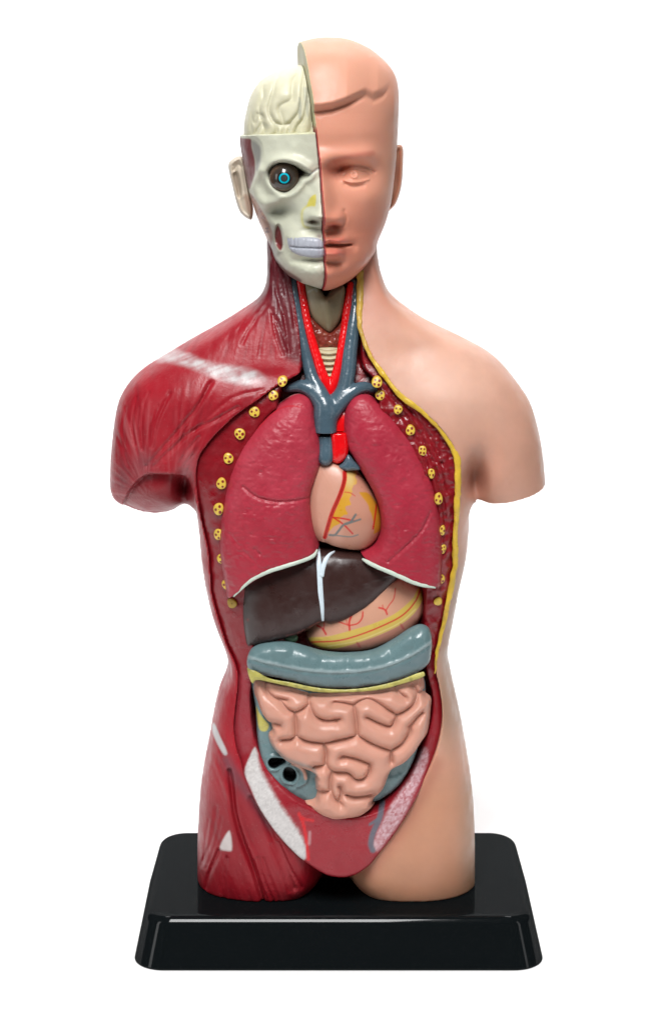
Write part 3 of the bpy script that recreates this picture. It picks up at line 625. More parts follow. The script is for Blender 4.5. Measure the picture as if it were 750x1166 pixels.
def face_detail(U, V, sd, F):
    X = U - xmid(V); A = np.abs(X)
    d = 8 * np.exp(-((V - 178 + .1 * (A - 36)) / 10) ** 2) * sstep((78 - A) / 26) - 2
    d -= 16 * blob(A, V, 23, 194, 14, 12) + 11 * blob(A, V, 46, 196, 18, 11)
    d += 11 * blob(A, V, 38, 199, 14.5, 9)                                    # eyeball under the lids
    d -= 2.4 * np.exp(-(dline(A, V, spline([(20, 196), (29, 190), (40, 187.5), (52, 190), (61, 196)], 5)) / 1.9) ** 2)   # upper lid fold
    d -= 1.2 * np.exp(-(dline(A, V, spline([(25, 201), (32, 195.5), (40, 193.8), (50, 196), (56, 200)], 5)) / 1.1) ** 2)
    d += 2.2 * np.exp(-(dline(A, V, spline([(26, 205), (34, 207), (44, 206.6), (54, 204)], 5)) / 1.5) ** 2)             # lower lid
    d -= 2.2 * np.exp(-(dline(A, V, spline([(27, 210), (36, 212.5), (48, 211)], 5)) / 2.4) ** 2)
    ring = np.hypot(A - 38, V - 198.5); d += 1.2 * np.exp(-((ring - 3.5) / 1.0) ** 2) - 1.0 * blob(A, V, 38, 198.5, 1.8, 1.8)
    hn = np.interp(V, [165, 182, 195, 215, 235, 244, 250, 256, 262], [0, 3, 11, 21, 31, 35, 31, 15, 0]); wn = np.interp(V, [165, 195, 225, 244, 262], [12, 9, 12.5, 16, 17])
    d += blur(hn * np.exp(-(A / wn) ** 2), 1)
    d += 12 * blob(A, V, 18, 246.5, 8.5, 8) - 3.2 * np.exp(-(dline(A, V, spline([(25, 240), (27, 247), (24, 255)], 5)) / 2.4) ** 2)
    d -= 9 * blob(A, V, 12, 257, 7, 3.0)
    d += 7 * blob(A, V, 0, 280, 40, 30)                                        # muzzle
    lip = sstep((31 - A) / 14)
    up = 272.5 - 1.8 * np.exp(-((A - 7) / 5) ** 2)
    d += 10.5 * np.exp(-((V - up) / 4.8) ** 2) * lip - 10 * np.exp(-((V - 278.8) / 1.6) ** 2) * sstep((35 - A) / 8) + 12 * np.exp(-((V - 287) / 5.8) ** 2) * sstep((26 - A) / 14)
    d -= 4.5 * np.exp(-((V - 299) / 5) ** 2) * sstep((30 - A) / 16) - 10 * blob(A, V, 0, 312, 20, 10)
    d -= 3.5 * blob(A, V, 0, 263, 4, 5) + 3.5 * blob(A, V, 34, 280, 4, 5)
    d += 5 * blob(A, V, 50, 232, 26, 26) + 4 * blob(A, V, 56, 222, 16, 14) - 5 * blob(A, V, 50, 268, 18, 18) + 5 * blob(A, V, 44, 302, 18, 12)
    d += 3 * blob(A, V, 30, 150, 34, 20) - 3 * blob(A, V, 72, 172, 14, 20)
    # fringe
    vf = np.interp(U, [340, 357, 366, 378, 392, 405, 416, 425, 436, 446], [126, 126.5, 126, 124, 119, 113, 107.5, 112, 107.5, 96])
    t = vf - V; wgt = np.interp(U, [395, 414, 420, 430, 446], [1, .5, .42, .5, 0])
    d += 15 * wgt * sstep(t / 11 + .08) * np.exp(-np.maximum(t, 0) / 40) - 3 * wgt * np.exp(-((t + 2) / 3.0) ** 2)
    d += 1.2 * np.exp(-(dline(U, V - 0, spline([(417, 111), (423, 114), (430, 112), (435, 106)], 4)) / 3) ** 2) - 1.5 * np.exp(-(dline(U, V, spline([(417, 112), (424, 115), (431, 112), (436, 107)], 4)) / 3.4) ** 2)
    return d
v, q = puff(HEADP, HF0, 1.0, headform(1.0), 98, 1.35, detail=face_detail, p=2.5, capb=100, clip=lambda U, V, x3, f3, z3: cutplane(x3, f3, z3, 1))
U_, V_ = pxv(v); c = flat(v, lin(227, 158, 132))
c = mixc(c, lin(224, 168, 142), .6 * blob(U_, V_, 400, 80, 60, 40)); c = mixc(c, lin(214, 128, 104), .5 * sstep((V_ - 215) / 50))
c = mixc(c, lin(188, 88, 74), .5 * blob(U_, V_, 376, 192, 12, 10)); c = mixc(c, lin(196, 96, 84), .45 * stroke(U_, V_, [(381, 183), (400, 177), (424, 174)], 2.6, 2.5))
c = mixc(c, lin(200, 92, 84), .6 * blob(U_, V_, 383, 274, 14, 4) + .6 * blob(U_, V_, 383, 287, 14, 5)); c = mixc(c, lin(176, 60, 50), .6 * blob(U_, V_, 379, 256, 8, 4))
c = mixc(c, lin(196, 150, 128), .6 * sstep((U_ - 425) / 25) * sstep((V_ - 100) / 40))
dcut = cutplane(v[:, 0], v[:, 1], v[:, 2], 1)
cutm = sstep((1.3 - dcut) / .8); c = mixc(c, lin(205, 200, 160), cutm * sstep((150 - V_) / 10)); c = mixc(c, lin(170, 26, 40), cutm * sstep((V_ - 140) / 10))
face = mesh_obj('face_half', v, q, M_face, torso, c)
# ear on the skin side
ER = [(449, 168), (453, 165), (457, 165.5), (459.2, 170), (459.3, 182), (458.6, 200), (457, 213), (454, 224), (450, 233), (443, 240), (438, 243), (434, 236), (438, 205), (442, 180)]
def ear_det(U, V, sd, F): return 2.6 * np.exp(-((sd - 2.0) / 1.4) ** 2) - 3.5 * sstep((sd - 3.2) / 2.5) * sstep((232 - V) / 6)
v, q = puff(ER, -8, .7, .9, 8, .5, detail=ear_det, fes=lambda X, Z: -.55 * np.maximum(X - 62, 0)); c = flat(v, lin(220, 160, 132)); U_, V_ = pxv(v); c = mixc(c, lin(176, 96, 78), .5 * blob(U_, V_, 452, 196, 3, 14)); mesh_obj('ear', v, q, M_face, face, c)

# skull half
SKP = [(p if p[0] > 340 else p) for p in HEADP]
sock = K([(300, 250), (318, 212), (350, 192), (400, 187), (460, 200), (510, 228), (545, 262), (500, 290), (480, 320), (450, 350), (400, 374), (352, 352), (315, 312)])
slot = K([(355, 572), (375, 615), (384, 690), (372, 722), (346, 692), (338, 630)])
teeth_p = K([(412, 640), (445, 634), (520, 642), (600, 648), (640, 660), (660, 760), (590, 768), (500, 762), (445, 745), (420, 700)])
def skull_detail(U, V, sd, F):
    X = xmid(V) - U
    ssd = sdpoly(U, V, spline(sock, 5, True)); d = -5 + 4 * np.exp(-((ssd + 4) / 4) ** 2) - 26 * sstep((ssd + 2) / 9)
    d += 4 * np.exp(-(dline(U, V, spline(K([(250, 215), (330, 170), (420, 160), (540, 210)]), 5)) / 6) ** 2)
    d -= 5 * mpoly(U, V, K([(110, 20), (240, 60), (250, 170), (235, 225), (190, 330), (160, 300), (130, 150)]), 3)         # temple
    d += 8 * np.exp(-(dline(U, V, spline(K([(240, 240), (205, 320), (225, 400), (280, 440), (350, 425)]), 5)) / 7) ** 2)        # cheek bone
    d -= 17 * np.exp(-(np.hypot((U - 319) / 15, (V - 242) / 10)) ** 2)
    d -= 5 * mpoly(U, V, K([(185, 400), (250, 500), (330, 590), (345, 700), (290, 760), (230, 620), (180, 470)]), 4)
    d -= 11 * mpoly(U, V, slot, 2.6)
    hn = np.interp(V, [190, 205, 225, 238, 246, 254, 262], [2, 6, 12, 17, 18, 10, 0]); d += hn * np.exp(-(X / 11) ** 2)
    d += 9 * blob(U, V, 357, 244, 9, 5) + 5 * blob(U, V, 350, 250, 6, 5) - 9 * blob(U, V, 357, 252.5, 7, 2.6) - 5 * blob(U, V, 355, 262, 10, 4)
    d += 2.5 * np.exp(-(dline(U, V, spline(K([(440, 620), (540, 615), (640, 630)]), 4)) / 8) ** 2)
    tsd_ = sdpoly(U, V, spline(teeth_p, 4, True)); d += 4 * sstep((tsd_ + 6) / 12)
    d += 7 * blob(U, V, 352, 310, 26, 9) + 4 * blob(U, V, 332, 298, 16, 9) - 4 * np.exp(-((V - 297) / 3.5) ** 2) * sstep((U - 325) / 10)
    d += .8 * vnoise(U, V, 14, 3, 2) + (V > 285) * .5 * vnoise(U, V, 4, 5, 2)
    d += 1.8 * np.exp(-(dline(U, V, K([(545, 262), (600, 225)])) / 1.2) ** 2) * -1
    return d
rimz = lambda x3: 1000 - np.interp(x3, [-105, -98, -80, -40, 0], [158, 155.5, 152.5, 150, 147]) / 1.02
v, q = puff(SKP, HF0 - 3, 1.0, headform(.98), 96, 1.3, detail=skull_detail, p=2.5, capb=98, clip=lambda U, V, x3, f3, z3: np.minimum(cutplane(x3, f3, z3, -1) - .4, rimz(x3) - z3))
U_, V_ = pxv(v); c = flat(v, lin(212, 213, 192))
c = mixc(c, lin(214, 214, 180), sstep((153.5 - V_) / 2.0))
c = mixc(c, lin(146, 150, 136), .55 * blob(U_, V_, 320, 243, 17, 12))
c = mixc(c, lin(100, 60, 44), .9 * mpoly(U_, V_, sock, 1.0) * sstep((sdpoly(U_, V_, spline(sock, 5, True)) - 2) / 4))
c = mixc(c, lin(112, 30, 42), .95 * mpoly(U_, V_, K([(90, 42), (165, 38), (192, 45), (196, 90), (215, 170), (215, 250), (200, 300), (180, 350), (160, 320), (120, 160)]), 1.2))
c = mixc(c, lin(126, 124, 124), .8 * mpoly(U_, V_, K([(195, 50), (245, 85), (250, 165), (238, 215), (225, 235), (215, 170), (198, 100)]), 2.0))
om = mpoly(U_, V_, K([(160, 370), (196, 385), (246, 460), (292, 540), (322, 620), (316, 690), (280, 730), (240, 640), (200, 560), (160, 450)]), 1.5)
c = mixc(c, lin(182, 126, 98), om); c = mixc(c, lin(112, 46, 40), om * np.clip(vnoise(U_, V_, 4, 7, 3) * 1.6 - .1, 0, 1))
c = mixc(c, lin(110, 98, 94), .55 * mpoly(U_, V_, K([(235, 460), (262, 520), (320, 560), (352, 570), (338, 630), (345, 690), (380, 730), (350, 760), (300, 700), (300, 620), (262, 530)]), 2.5))
c = mixc(c, lin(112, 60, 66), .8 * mpoly(U_, V_, K([(282, 690), (310, 700), (350, 780), (420, 850), (500, 905), (480, 920), (400, 870), (330, 800), (285, 745)]), 1.5))
c = mixc(c, lin(120, 20, 30), .95 * mpoly(U_, V_, slot, .8))
c = mixc(c, lin(226, 212, 96), .95 * mpoly(U_, V_, K([(586, 382), (582, 452), (560, 452), (532, 455), (545, 412), (565, 388)]), .8))
c = mixc(c, lin(214, 206, 104), .6 * stroke(U_, V_, K([(530, 452), (505, 480), (503, 540), (515, 575), (545, 585)]), 1.3, 1.4))
c = mixc(c, lin(110, 84, 76), .9 * blob(U_, V_, 357.5, 252.5, 6, 2)); c = mixc(c, lin(140, 138, 120), .6 * blob(U_, V_, 356, 261, 9, 3)); c = mixc(c, lin(126, 90, 92), .7 * blob(U_, V_, 364, 269, 4, 3))
c = mixc(c, lin(150, 146, 150), .6 * stroke(U_, V_, K([(545, 262), (600, 225)]), 1, .8))
skull = mesh_obj('skull_half', v, q, M_bone, torso, c)
# teeth
v, q = puff(K([(410, 640), (430, 630), (470, 638), (540, 640), (610, 648), (632, 668), (637, 712), (638, 755), (600, 768), (530, 764), (470, 752), (430, 728), (414, 690)]), 86.5, .7, .8, 7, .6,
            detail=lambda U, V, sd, F: -2.6 * np.exp(-(dline(U, V, K([(420, 700), (470, 706), (640, 712)])) / 1.1) ** 2) - .6 * np.exp(-((np.mod(U - 325.5, 8.6) - 4.3) / .9) ** 2) - 1.2 * np.exp(-(dline(U, V, K([(450, 640), (452, 740)])) / 1.0) ** 2),
            fes=lambda X, Z: -.0095 * np.maximum(-8 - X, 0) ** 2)
mesh_obj('teeth', v, q, M_tooth, skull)
# eye
ec = unproj((323.6, 202), 72)
uu, vv = np.meshgrid(np.linspace(0, np.pi, 60), np.linspace(0, 2 * np.pi, 80, endpoint=False), indexing='ij')
P = np.stack([ec[0] + 17 * np.sin(uu) * np.cos(vv), 64 + 15 * np.cos(uu), ec[1] + 17 * np.sin(uu) * np.sin(vv)], -1).reshape(-1, 3)
i, j = np.meshgrid(np.arange(59), np.arange(80), indexing='ij'); qe = np.stack([i * 80 + j, i * 80 + (j + 1) % 80, (i + 1) * 80 + (j + 1) % 80, (i + 1) * 80 + j], -1).reshape(-1, 4)
rad = 17 * np.sin(uu).ravel(); c = flat(P, lin(62, 54, 48)); c = mixc(c, lin(92, 70, 56), sstep((rad - 11) / 4))
c = mixc(c, lin(30, 28, 28), sstep((8 - rad) / 1)); c = mixc(c, lin(66, 68, 68), sstep((4 - rad) / 1)); c = mixc(c, lin(0, 190, 214), sstep((.75 - np.abs(rad - 4.9)) / .4 + .5)); 
mesh_obj('eye', P, qe, M_eye, skull, c)
v, q = puff(K([(50, 205), (62, 182), (110, 150), (140, 158), (158, 210), (172, 290), (192, 400), (205, 470), (194, 535), (160, 525), (122, 490), (96, 420), (74, 330), (54, 250)]), -6, .7, 1.0, 10, .5, fes=lambda X, Z: -.6 * np.maximum(-88 - X, 0),
            detail=lambda U, V, sd, F: 3.5 * np.exp(-((sd - 3) / 1.8) ** 2) - 6 * mpoly(U, V, K([(84, 262), (104, 246), (122, 310), (130, 385), (116, 396), (98, 340)]), 2.2) - 3 * np.exp(-(dline(U, V, spline(K([(90, 230), (112, 200), (132, 210)]), 4)) / 2.2) ** 2) + 2 * blob(U, V, 276, 222, 3, 4))
c = flat(v, lin(206, 192, 172)); U_, V_ = pxv(v); c = mixc(c, lin(128, 106, 92), .6 * mpoly(U_, V_, K([(88, 275), (104, 260), (120, 320), (126, 385), (114, 392), (98, 335)]), 2.5)); c = mixc(c, lin(170, 116, 92), .5 * mpoly(U_, V_, K([(150, 380), (185, 400), (205, 500), (175, 500)]), 2)); mesh_obj('ear', v, q, M_bone, skull, c)
# brain: lifts out of the skull, so a thing of its own
BR = lambda p: cr(260, 30, 6.25, p)
bg = [BR(p) for p in ([(230, 400), (222, 500), (230, 600), (242, 640)], [(322, 375), (330, 405), (292, 470), (283, 525)], [(352, 460), (370, 540), (388, 605), (390, 640)], [(440, 500), (462, 570), (455, 640)], [(505, 480), (498, 570), (512, 665)], [(545, 420), (540, 520), (560, 620)],
    [(300, 640), (325, 680), (380, 702), (440, 690)], [(150, 570), (168, 650), (182, 690), (205, 625)], [(205, 620), (242, 640), (228, 700), (180, 770)], [(242, 640), (275, 620), (298, 650), (304, 715)], [(130, 590), (140, 680), (130, 760)], [(400, 300), (385, 350), (420, 390), (450, 470)],
    [(190, 450), (165, 540), (160, 600)], [(480, 290), (470, 360), (500, 420)], [(320, 330), (290, 390), (262, 470)], [(300, 300), (270, 350), (236, 400)], [(360, 285), (345, 340), (322, 375)])]
def brain_det(U, V, sd, F):
    P_ = 13.0; W_ = U + 10 * vnoise(U, V * .8, 24, 5, 1) + 1.5 * vnoise(U, V, 11, 7, 1) + .3 * (V - 120)
    k_ = np.abs((W_ / P_) % 1 - .5) * P_                      # distance to winding furrows between the folds
    d = P_ / 2 - k_
    for g in bg[6:9]: d = np.minimum(d, dline(U, V, spline(g, 4)))
    t = np.clip(d / 6, 0, 1); return (blur(4.6 * ((1 - (1 - t) ** 2) - 1), 4) - .7 * np.exp(-(d / .9) ** 2)) * (.25 + .75 * sstep(sd / 16)) + .3 * vnoise(U, V, 8, 3, 2)
v, q = puff([(278, 165), (277.5, 150), (278, 139), (281, 124), (284.5, 111), (290, 100), (298, 90), (311, 82), (324, 77), (338, 74), (352, 73), (380, 76), (405, 88), (425, 110), (432, 140), (432, 165), (420, 190), (355, 205), (290, 190)], 8, .8, 1.3, 80, 1.2, detail=brain_det, capb=90,
            clip=lambda U, V, x3, f3, z3: cutplane(x3, f3, z3, -1) - .6)
U_, V_ = pxv(v); c = flat(v, lin(216, 212, 184)); c = mixc(c, lin(150, 156, 150), .5 * mpoly(U_, V_, BR([(500, 500), (515, 510), (516, 660), (500, 650)]), 1) + .4 * mpoly(U_, V_, BR([(535, 430), (560, 440), (570, 640), (550, 600)]), 1.2))
bo = empty('brain', -40, 0, 860); tag(bo, 'cream half brain with moulded folds sitting in the opened skull', 'brain')
mesh_obj('hemisphere', v, q, M_brain, bo, c)
print('head', time.time() - T0)

# ------------------------------------------------------------------ organs
def clip_poly(pts, f):
    P = unproj(spline(pts, 4, True), f)
    return P
def zclip(curve, f):
    """keep what lies above a traced lower edge"""
    P = unproj(spline(curve, 5), f); P = P[np.argsort(P[:, 0])]
    return lambda U, V, x3, f3, z3: (z3 - np.interp(x3, P[:, 0], P[:, 1]).astype(np.float32))
LL = lambda p: cr(240, 430, 4.4857, p)
RL = lambda p: cr(380, 420, 4.319, p)
def lung_tex(seed, lines):
    def f(U, V, sd, F):
        d = .6 * vnoise(U + .4 * V, V, 11, seed, 3) - .65 * np.abs(vnoise(U - .5 * V, V * 1.3, 7, seed + 2, 2))
        r_ = np.random.default_rng(seed)
        d -= .4 * np.clip(vnoise(U - V * .3, V * 2.0, 8, seed + 5, 2) - .45, 0, 1) * 3
        for l, a, w in lines:
            dd = dline(U, V, spline(l, 5)); d -= a * np.exp(-(dd / w) ** 2)
        return d
    return f
lungL_edge = LL([(560, 868), (548, 892), (520, 920), (440, 950), (360, 975), (270, 1010), (200, 1052), (112, 1126), (90, 1146)])
lobe = empty('lung', -75, 40, 330); tag(lobe, 'broad crimson lung on the muscle side, above the dark liver', 'lung', 'pair of crimson lungs')
v, q = puff(LL([(455, 87), (498, 102), (520, 140), (532, 200), (552, 280), (567, 360), (556, 440), (531, 510), (512, 560), (508, 620), (520, 720), (542, 820), (560, 900), (570, 960), (480, 1070), (300, 1180), (150, 1240), (100, 1200), (85, 1080), (60, 930), (52, 850), (58, 720), (74, 600), (98, 480), (130, 400), (170, 330), (220, 260), (290, 190), (360, 132), (410, 100)]), 62, 1.0, 1.25, 53, .5, p=2,
            detail=lung_tex(4, [(LL([(165, 560), (230, 610), (330, 635), (440, 630), (510, 612)]), 2.2, 1.8), (LL([(95, 800), (160, 880), (230, 950)]), 1.0, 1.6), (LL([(225, 880), (250, 905)]), 2, 1.8), (LL([(310, 170), (390, 140), (470, 148)]), 1.0, 1.2)]), clip=zclip(lungL_edge, 96), capb=24, grow=1.8)
U_, V_ = pxv(v); c = flat(v, lin(178, 48, 66)); c = mixc(c, lin(190, 64, 82), .6 * vnoise(U_, V_, 26, 3, 2).clip(0, 1)); c = mixc(c, lin(164, 38, 54), .6 * sstep((V_ - 560) / 60))
c = mixc(c, lin(205, 150, 150), .5 * sstep((67 - v[:, 1]) / 3) * (V_ < 520)); c = mixc(c, lin(196, 30, 40), .6 * stroke(U_, V_, LL([(240, 260), (310, 185), (380, 148), (460, 146)]), .7, .6))
mesh_obj('lobe', v, q, M_lung, lobe, c)
def ride(pts, V3, lift=0.0):
    """carry a traced line onto a finished surface (frontmost point near it)"""
    U_, V_ = pxv(V3); out = []
    for p in pts:
        d = (U_ - p[0]) ** 2 + (V_ - p[1]) ** 2; k = np.argpartition(d, 14)[:14]; f = V3[k, 1].max() + lift
        xz = unproj(p, f); out.append((xz[0], f, xz[1]))
    out = np.array(out); f = out[:, 1]
    for _ in range(6): f[1:-1] = (f[:-2] + f[2:] + 2 * f[1:-1]) / 4
    out[:, [0, 2]] = unproj(pts, f); return out
def band(line, V3, rad, name, parent):
    l = ride(spline(line, 6), V3, -.4); n = len(l)
    v, q = tube(l, np.interp(np.linspace(0, 1, n), [0, .12, .5, .88, 1], np.array([.5, .9, 1, .8, .35]) * rad), 14, .8); mesh_obj(name, v, q, M_edge, parent)
band(LL([(543, 880), (520, 912), (440, 944), (360, 969), (290, 993), (202, 1038), (116, 1118)]), v, 2.4, 'lower_edge', lobe)
lobe2 = empty('lung', 70, 40, 330); tag(lobe2, 'narrow curved crimson lung on the skin side, wrapping round the heart', 'lung', 'pair of crimson lungs')
lungR_edge = RL([(90, 895), (116, 908), (140, 938), (200, 974), (300, 1018), (400, 1056), (500, 1085), (540, 1095)])
v, q = puff(RL([(132, 122), (180, 138), (240, 188), (310, 258), (380, 350), (440, 450), (480, 540), (500, 630), (515, 720), (525, 820), (527, 920), (522, 1000), (520, 1100), (500, 1190), (350, 1160), (200, 1080), (100, 985), (95, 940), (112, 905), (150, 887), (200, 860), (228, 812), (235, 750), (225, 670), (195, 590), (150, 510), (100, 430), (65, 370), (50, 290), (52, 220), (70, 160), (98, 130)]), 62, 1.0, 1.35, 53, .5, p=2,
            detail=lung_tex(11, [(RL([(270, 950), (350, 880), (430, 800), (475, 710)]), 1.8, 1.6)]), clip=zclip(lungR_edge, 96), capb=24, grow=1.8)
U_, V_ = pxv(v); c = flat(v, lin(176, 44, 64)); c = mixc(c, lin(190, 64, 82), .6 * vnoise(U_, V_, 26, 8, 2).clip(0, 1)); c = mixc(c, lin(160, 34, 52), .6 * sstep((V_ - 560) / 60))
c = mixc(c, lin(214, 190, 190), .8 * sstep((67 - v[:, 1]) / 2.5) * (U_ > 430))
mesh_obj('lobe', v, q, M_lung, lobe2, c)
band(RL([(140, 936), (200, 968), (300, 1010), (400, 1054), (499, 1077)]), v, 2.6, 'lower_edge', lobe2)

HT = lambda p: cr(345, 480, 7.29, p)
heart = empty('heart', 15, 60, 420); tag(heart, 'pink heart with orange fat and red arteries between the two lungs', 'heart')
ridge = HT([(160, 310), (250, 330), (310, 370), (345, 420), (343, 490), (305, 610), (240, 760), (180, 960)])
def heart_det(U, V, sd, F):
    d, t = dpar(U, V, spline(ridge, 6)); rp = spline(ridge, 6); xr = np.interp(V, rp[:, 1], rp[:, 0]); left = sstep((xr - U) / 5 + .5)
    return 4.5 * left * np.exp(-np.maximum(xr - U, 0) / 30) - .8 * np.exp(-(d / 2) ** 2) + 3 * blob(U, V, 410, 590, 20, 22)
v, q = puff(HT([(110, 300), (230, 305), (350, 330), (430, 380), (500, 470), (570, 570), (620, 680), (645, 790), (645, 890), (605, 980), (535, 1042), (450, 1062), (350, 1052), (250, 1028), (170, 990), (110, 970), (60, 900), (30, 760), (30, 600), (60, 420)]), 62, .8, .95, 36, .5, detail=heart_det, p=3)
U_, V_ = pxv(v); c = flat(v, lin(214, 158, 136)); c = mixc(c, lin(196, 136, 112), .7 * sstep((U_ - 385) / 10))
no = vnoise(U_, V_, 5, 3, 2) * 1.3
fatm = mpoly(U_ + no, V_ + no, HT([(360, 405), (440, 398), (432, 460), (447, 490), (400, 580), (405, 620), (382, 640), (395, 690), (352, 700), (360, 760), (302, 800), (310, 835), (240, 900), (200, 950), (160, 965), (240, 780), (320, 620), (348, 480)]), .8)
c = mixc(c, lin(216, 160, 50), fatm); c = mixc(c, lin(226, 200, 140), .8 * fatm * blob(U_, V_, 398, 546, 7, 12))
c = mixc(c, lin(206, 146, 44), mpoly(U_ + no, V_ + no, HT([(465, 588), (530, 590), (600, 660), (650, 780), (660, 880), (590, 935), (580, 850), (560, 760), (530, 680)]), .8))
for pts, w, cc in ((ridge[3:], 2.4, lin(214, 20, 28)), (HT([(245, 795), (330, 805), (425, 825)]), .9, lin(206, 24, 30)), (HT([(255, 800), (330, 850), (410, 930)]), .9, lin(206, 24, 30)), (HT([(608, 690), (595, 800), (580, 890)]), .9, lin(206, 24, 30)), (HT([(345, 585), (390, 592), (430, 618)]), .5, lin(206, 50, 40)),
                   (HT([(436, 772), (395, 830), (335, 858), (292, 910), (262, 942), (220, 942)]), 1.3, lin(112, 118, 116)), (HT([(475, 812), (420, 830), (360, 852)]), 1.1, lin(112, 118, 116)), (HT([(262, 944), (330, 952), (400, 956), (455, 940)]), .8, lin(130, 130, 124))):
    c = mixc(c, cc, .95 * stroke(U_, V_, pts, w, .5))
mesh_obj('heart_muscle', v, q, M_heart, heart, c)
v, q = capsules(pathsegs(HT([(188, 60), (188, 210), (185, 300)]), [70, 74, 78], [9.4, 9, 8.6]), .7, 2, zmax=1000 - 496.5 / 1.031); mesh_obj('vena_cava', v, q, M_vein, heart)
v, q = puff(HT([(232, 60), (290, 50), (350, 60), (378, 180), (372, 270), (345, 315), (292, 346), (240, 330), (226, 300), (232, 200)]), 76, .7, .95, 14, .6, clip=lambda U, V, x3, f3, z3: (1000 - 494.5 / 1.035) - z3); mesh_obj('aorta', v, q, M_art, heart)
v, q = puff(HT([(295, 372), (330, 340), (372, 272), (420, 320), (475, 395), (400, 405), (345, 408)]), 78, .8, .9, 12, .6); mesh_obj('pulmonary_artery', v, q, M_vein, heart)

LV = lambda p: cr(265, 610, 6.25, p)
ST = lambda p: cr(345, 620, 5.0, p)
liver = empty('liver', -30, 40, 290); tag(liver, 'dark brown liver with a pale forked ligament under the lungs', 'liver')
lig1 = LV([(600, 60), (606, 130), (616, 250), (624, 400), (636, 520), (640, 606)]); lig2 = LV([(724, 112), (690, 134), (662, 172), (642, 225), (630, 290)])
v, q = puff([(276, 660), (275, 672), (274, 685), (275, 700), (277, 719), (280, 733), (285, 735), (297, 733), (313, 728), (326, 724.5), (335, 722), (348, 717), (359, 710), (366, 707), (370, 707), (377, 708.5), (393, 705), (413, 695), (431, 681), (447, 666), (458, 652), (452, 640), (420, 628), (370, 622), (320, 628), (290, 645)], 57, 1.0, 1.2, 40, .5, p=2, capb=24,
            detail=lambda U, V, sd, F: -1.5 * np.exp(-(dline(U, V, spline(lig1, 4)) / 4) ** 2) + .5 * vnoise(U, V, 14, 4, 2))
U_, V_ = pxv(v); c = flat(v, lin(58, 36, 33)); c = mixc(c, lin(120, 62, 58), .7 * np.exp(-(dline(U_, V_, spline(LV([(380, 712), (450, 695), (530, 660), (600, 622), (640, 608)]), 4)) / .9) ** 2) * sstep(vnoise(U_, V_, 6, 3, 2) + .8)); c = mixc(c, lin(74, 68, 66), .7 * sstep((300 - U_) / 20))
c = mixc(c, lin(140, 60, 60), .6 * np.exp(-(np.hypot(U_ - 282, V_ - 706)) ** 2 / 2))
liv_F = v
mesh_obj('liver_lobe', v, q, M_liver, liver, c)
l1 = ride(spline(lig1, 6), liv_F, .2); l2 = ride(spline(lig2, 6), liv_F, .3)
va, qa = tube(l1, np.interp(np.linspace(0, 1, len(l1)), [0, .3, .6, 1], [2.2, 3.0, 3.1, 1.4]), 12, .5); vb, qb = tube(l2, np.interp(np.linspace(0, 1, len(l2)), [0, .5, 1], [1.0, 2.6, 2.8]), 12, .5)
M_lig = mat('pale ligament paint', rough=.35, spec=.45, mottle=.06, mscale=.005, bump=.1, bscale=.002, color=lin(206, 220, 228))
mesh_obj('ligament', np.concatenate([va, vb]), np.concatenate([qa, qb + len(va)]), M_lig, liver)
v, q = puff(LV([(362, 735), (370, 705), (420, 698), (462, 715), (455, 750), (410, 760)]), 66, .7, 1.0, 9, .6); mesh_obj('gallbladder', v, q, mat('green gallbladder paint', rough=.3, color=lin(92, 122, 96), bump=.1, bscale=.002), liver)

stom = empty('stomach', 40, 40, 290); tag(stom, 'pink stomach with yellow band and red line peeking below the liver', 'stomach')
v, q = puff([(348, 722), (352, 731), (360, 736), (371, 739), (393, 740.5), (415, 739), (435, 733.5), (455, 725), (471, 714), (481, 699), (484, 684), (480, 670), (470, 660), (450, 650), (420, 655), (385, 680), (360, 702)], 50, .9, 1.15, 34, .5, p=3, capb=24)
U_, V_ = pxv(v); c = flat(v, lin(212, 158, 132)); c = mixc(c, lin(184, 118, 100), .8 * mpoly(U_, V_, ST([(685, 290), (700, 330), (680, 420), (600, 500), (440, 580), (250, 610), (90, 590), (180, 592), (300, 562), (440, 512), (560, 452), (640, 382)]), 1.5))
c = mixc(c, lin(216, 186, 88), mpoly(U_, V_, ST([(30, 535), (140, 524), (270, 490), (400, 450), (520, 395), (620, 310), (660, 242), (690, 235), (690, 290), (640, 382), (560, 452), (440, 512), (300, 562), (180, 594), (80, 582)]), .7))
c = mixc(c, lin(238, 222, 150), .6 * stroke(U_, V_, ST([(140, 580), (300, 552), (440, 500), (560, 440), (640, 368)]), .6, .8))
rd = lin(208, 26, 34)
for pts, w in ((ST([(45, 556), (200, 548), (330, 512), (470, 455), (570, 400), (640, 322), (670, 245)]), .9), (ST([(265, 488), (262, 445), (275, 405)]), 1.1), (ST([(262, 462), (230, 450), (200, 440)]), .7), (ST([(265, 462), (310, 450), (335, 420), (340, 385)]), .8), (ST([(130, 512), (110, 480), (80, 462)]), 1.1), (ST([(115, 485), (120, 455), (112, 430)]), .7),
               (ST([(478, 398), (465, 372), (432, 360)]), 1.0), (ST([(470, 378), (490, 345), (515, 310), (525, 250)]), .6), (ST([(455, 365), (452, 345)]), .5), (ST([(250, 450), (245, 430)]), .5)):
    c = mixc(c, rd, .9 * stroke(U_, V_, pts, w, .5))
for a, b in (((562, 470)), ((314, 574))): c = mixc(c, lin(176, 60, 66), .7 * mpoly(U_, V_, ST([(a - 12, b - 20), (a, b - 14), (a + 16, b + 14), (a + 2, b + 12)]), .8))
mesh_obj('stomach_wall', v, q, M_heart, stom, c)

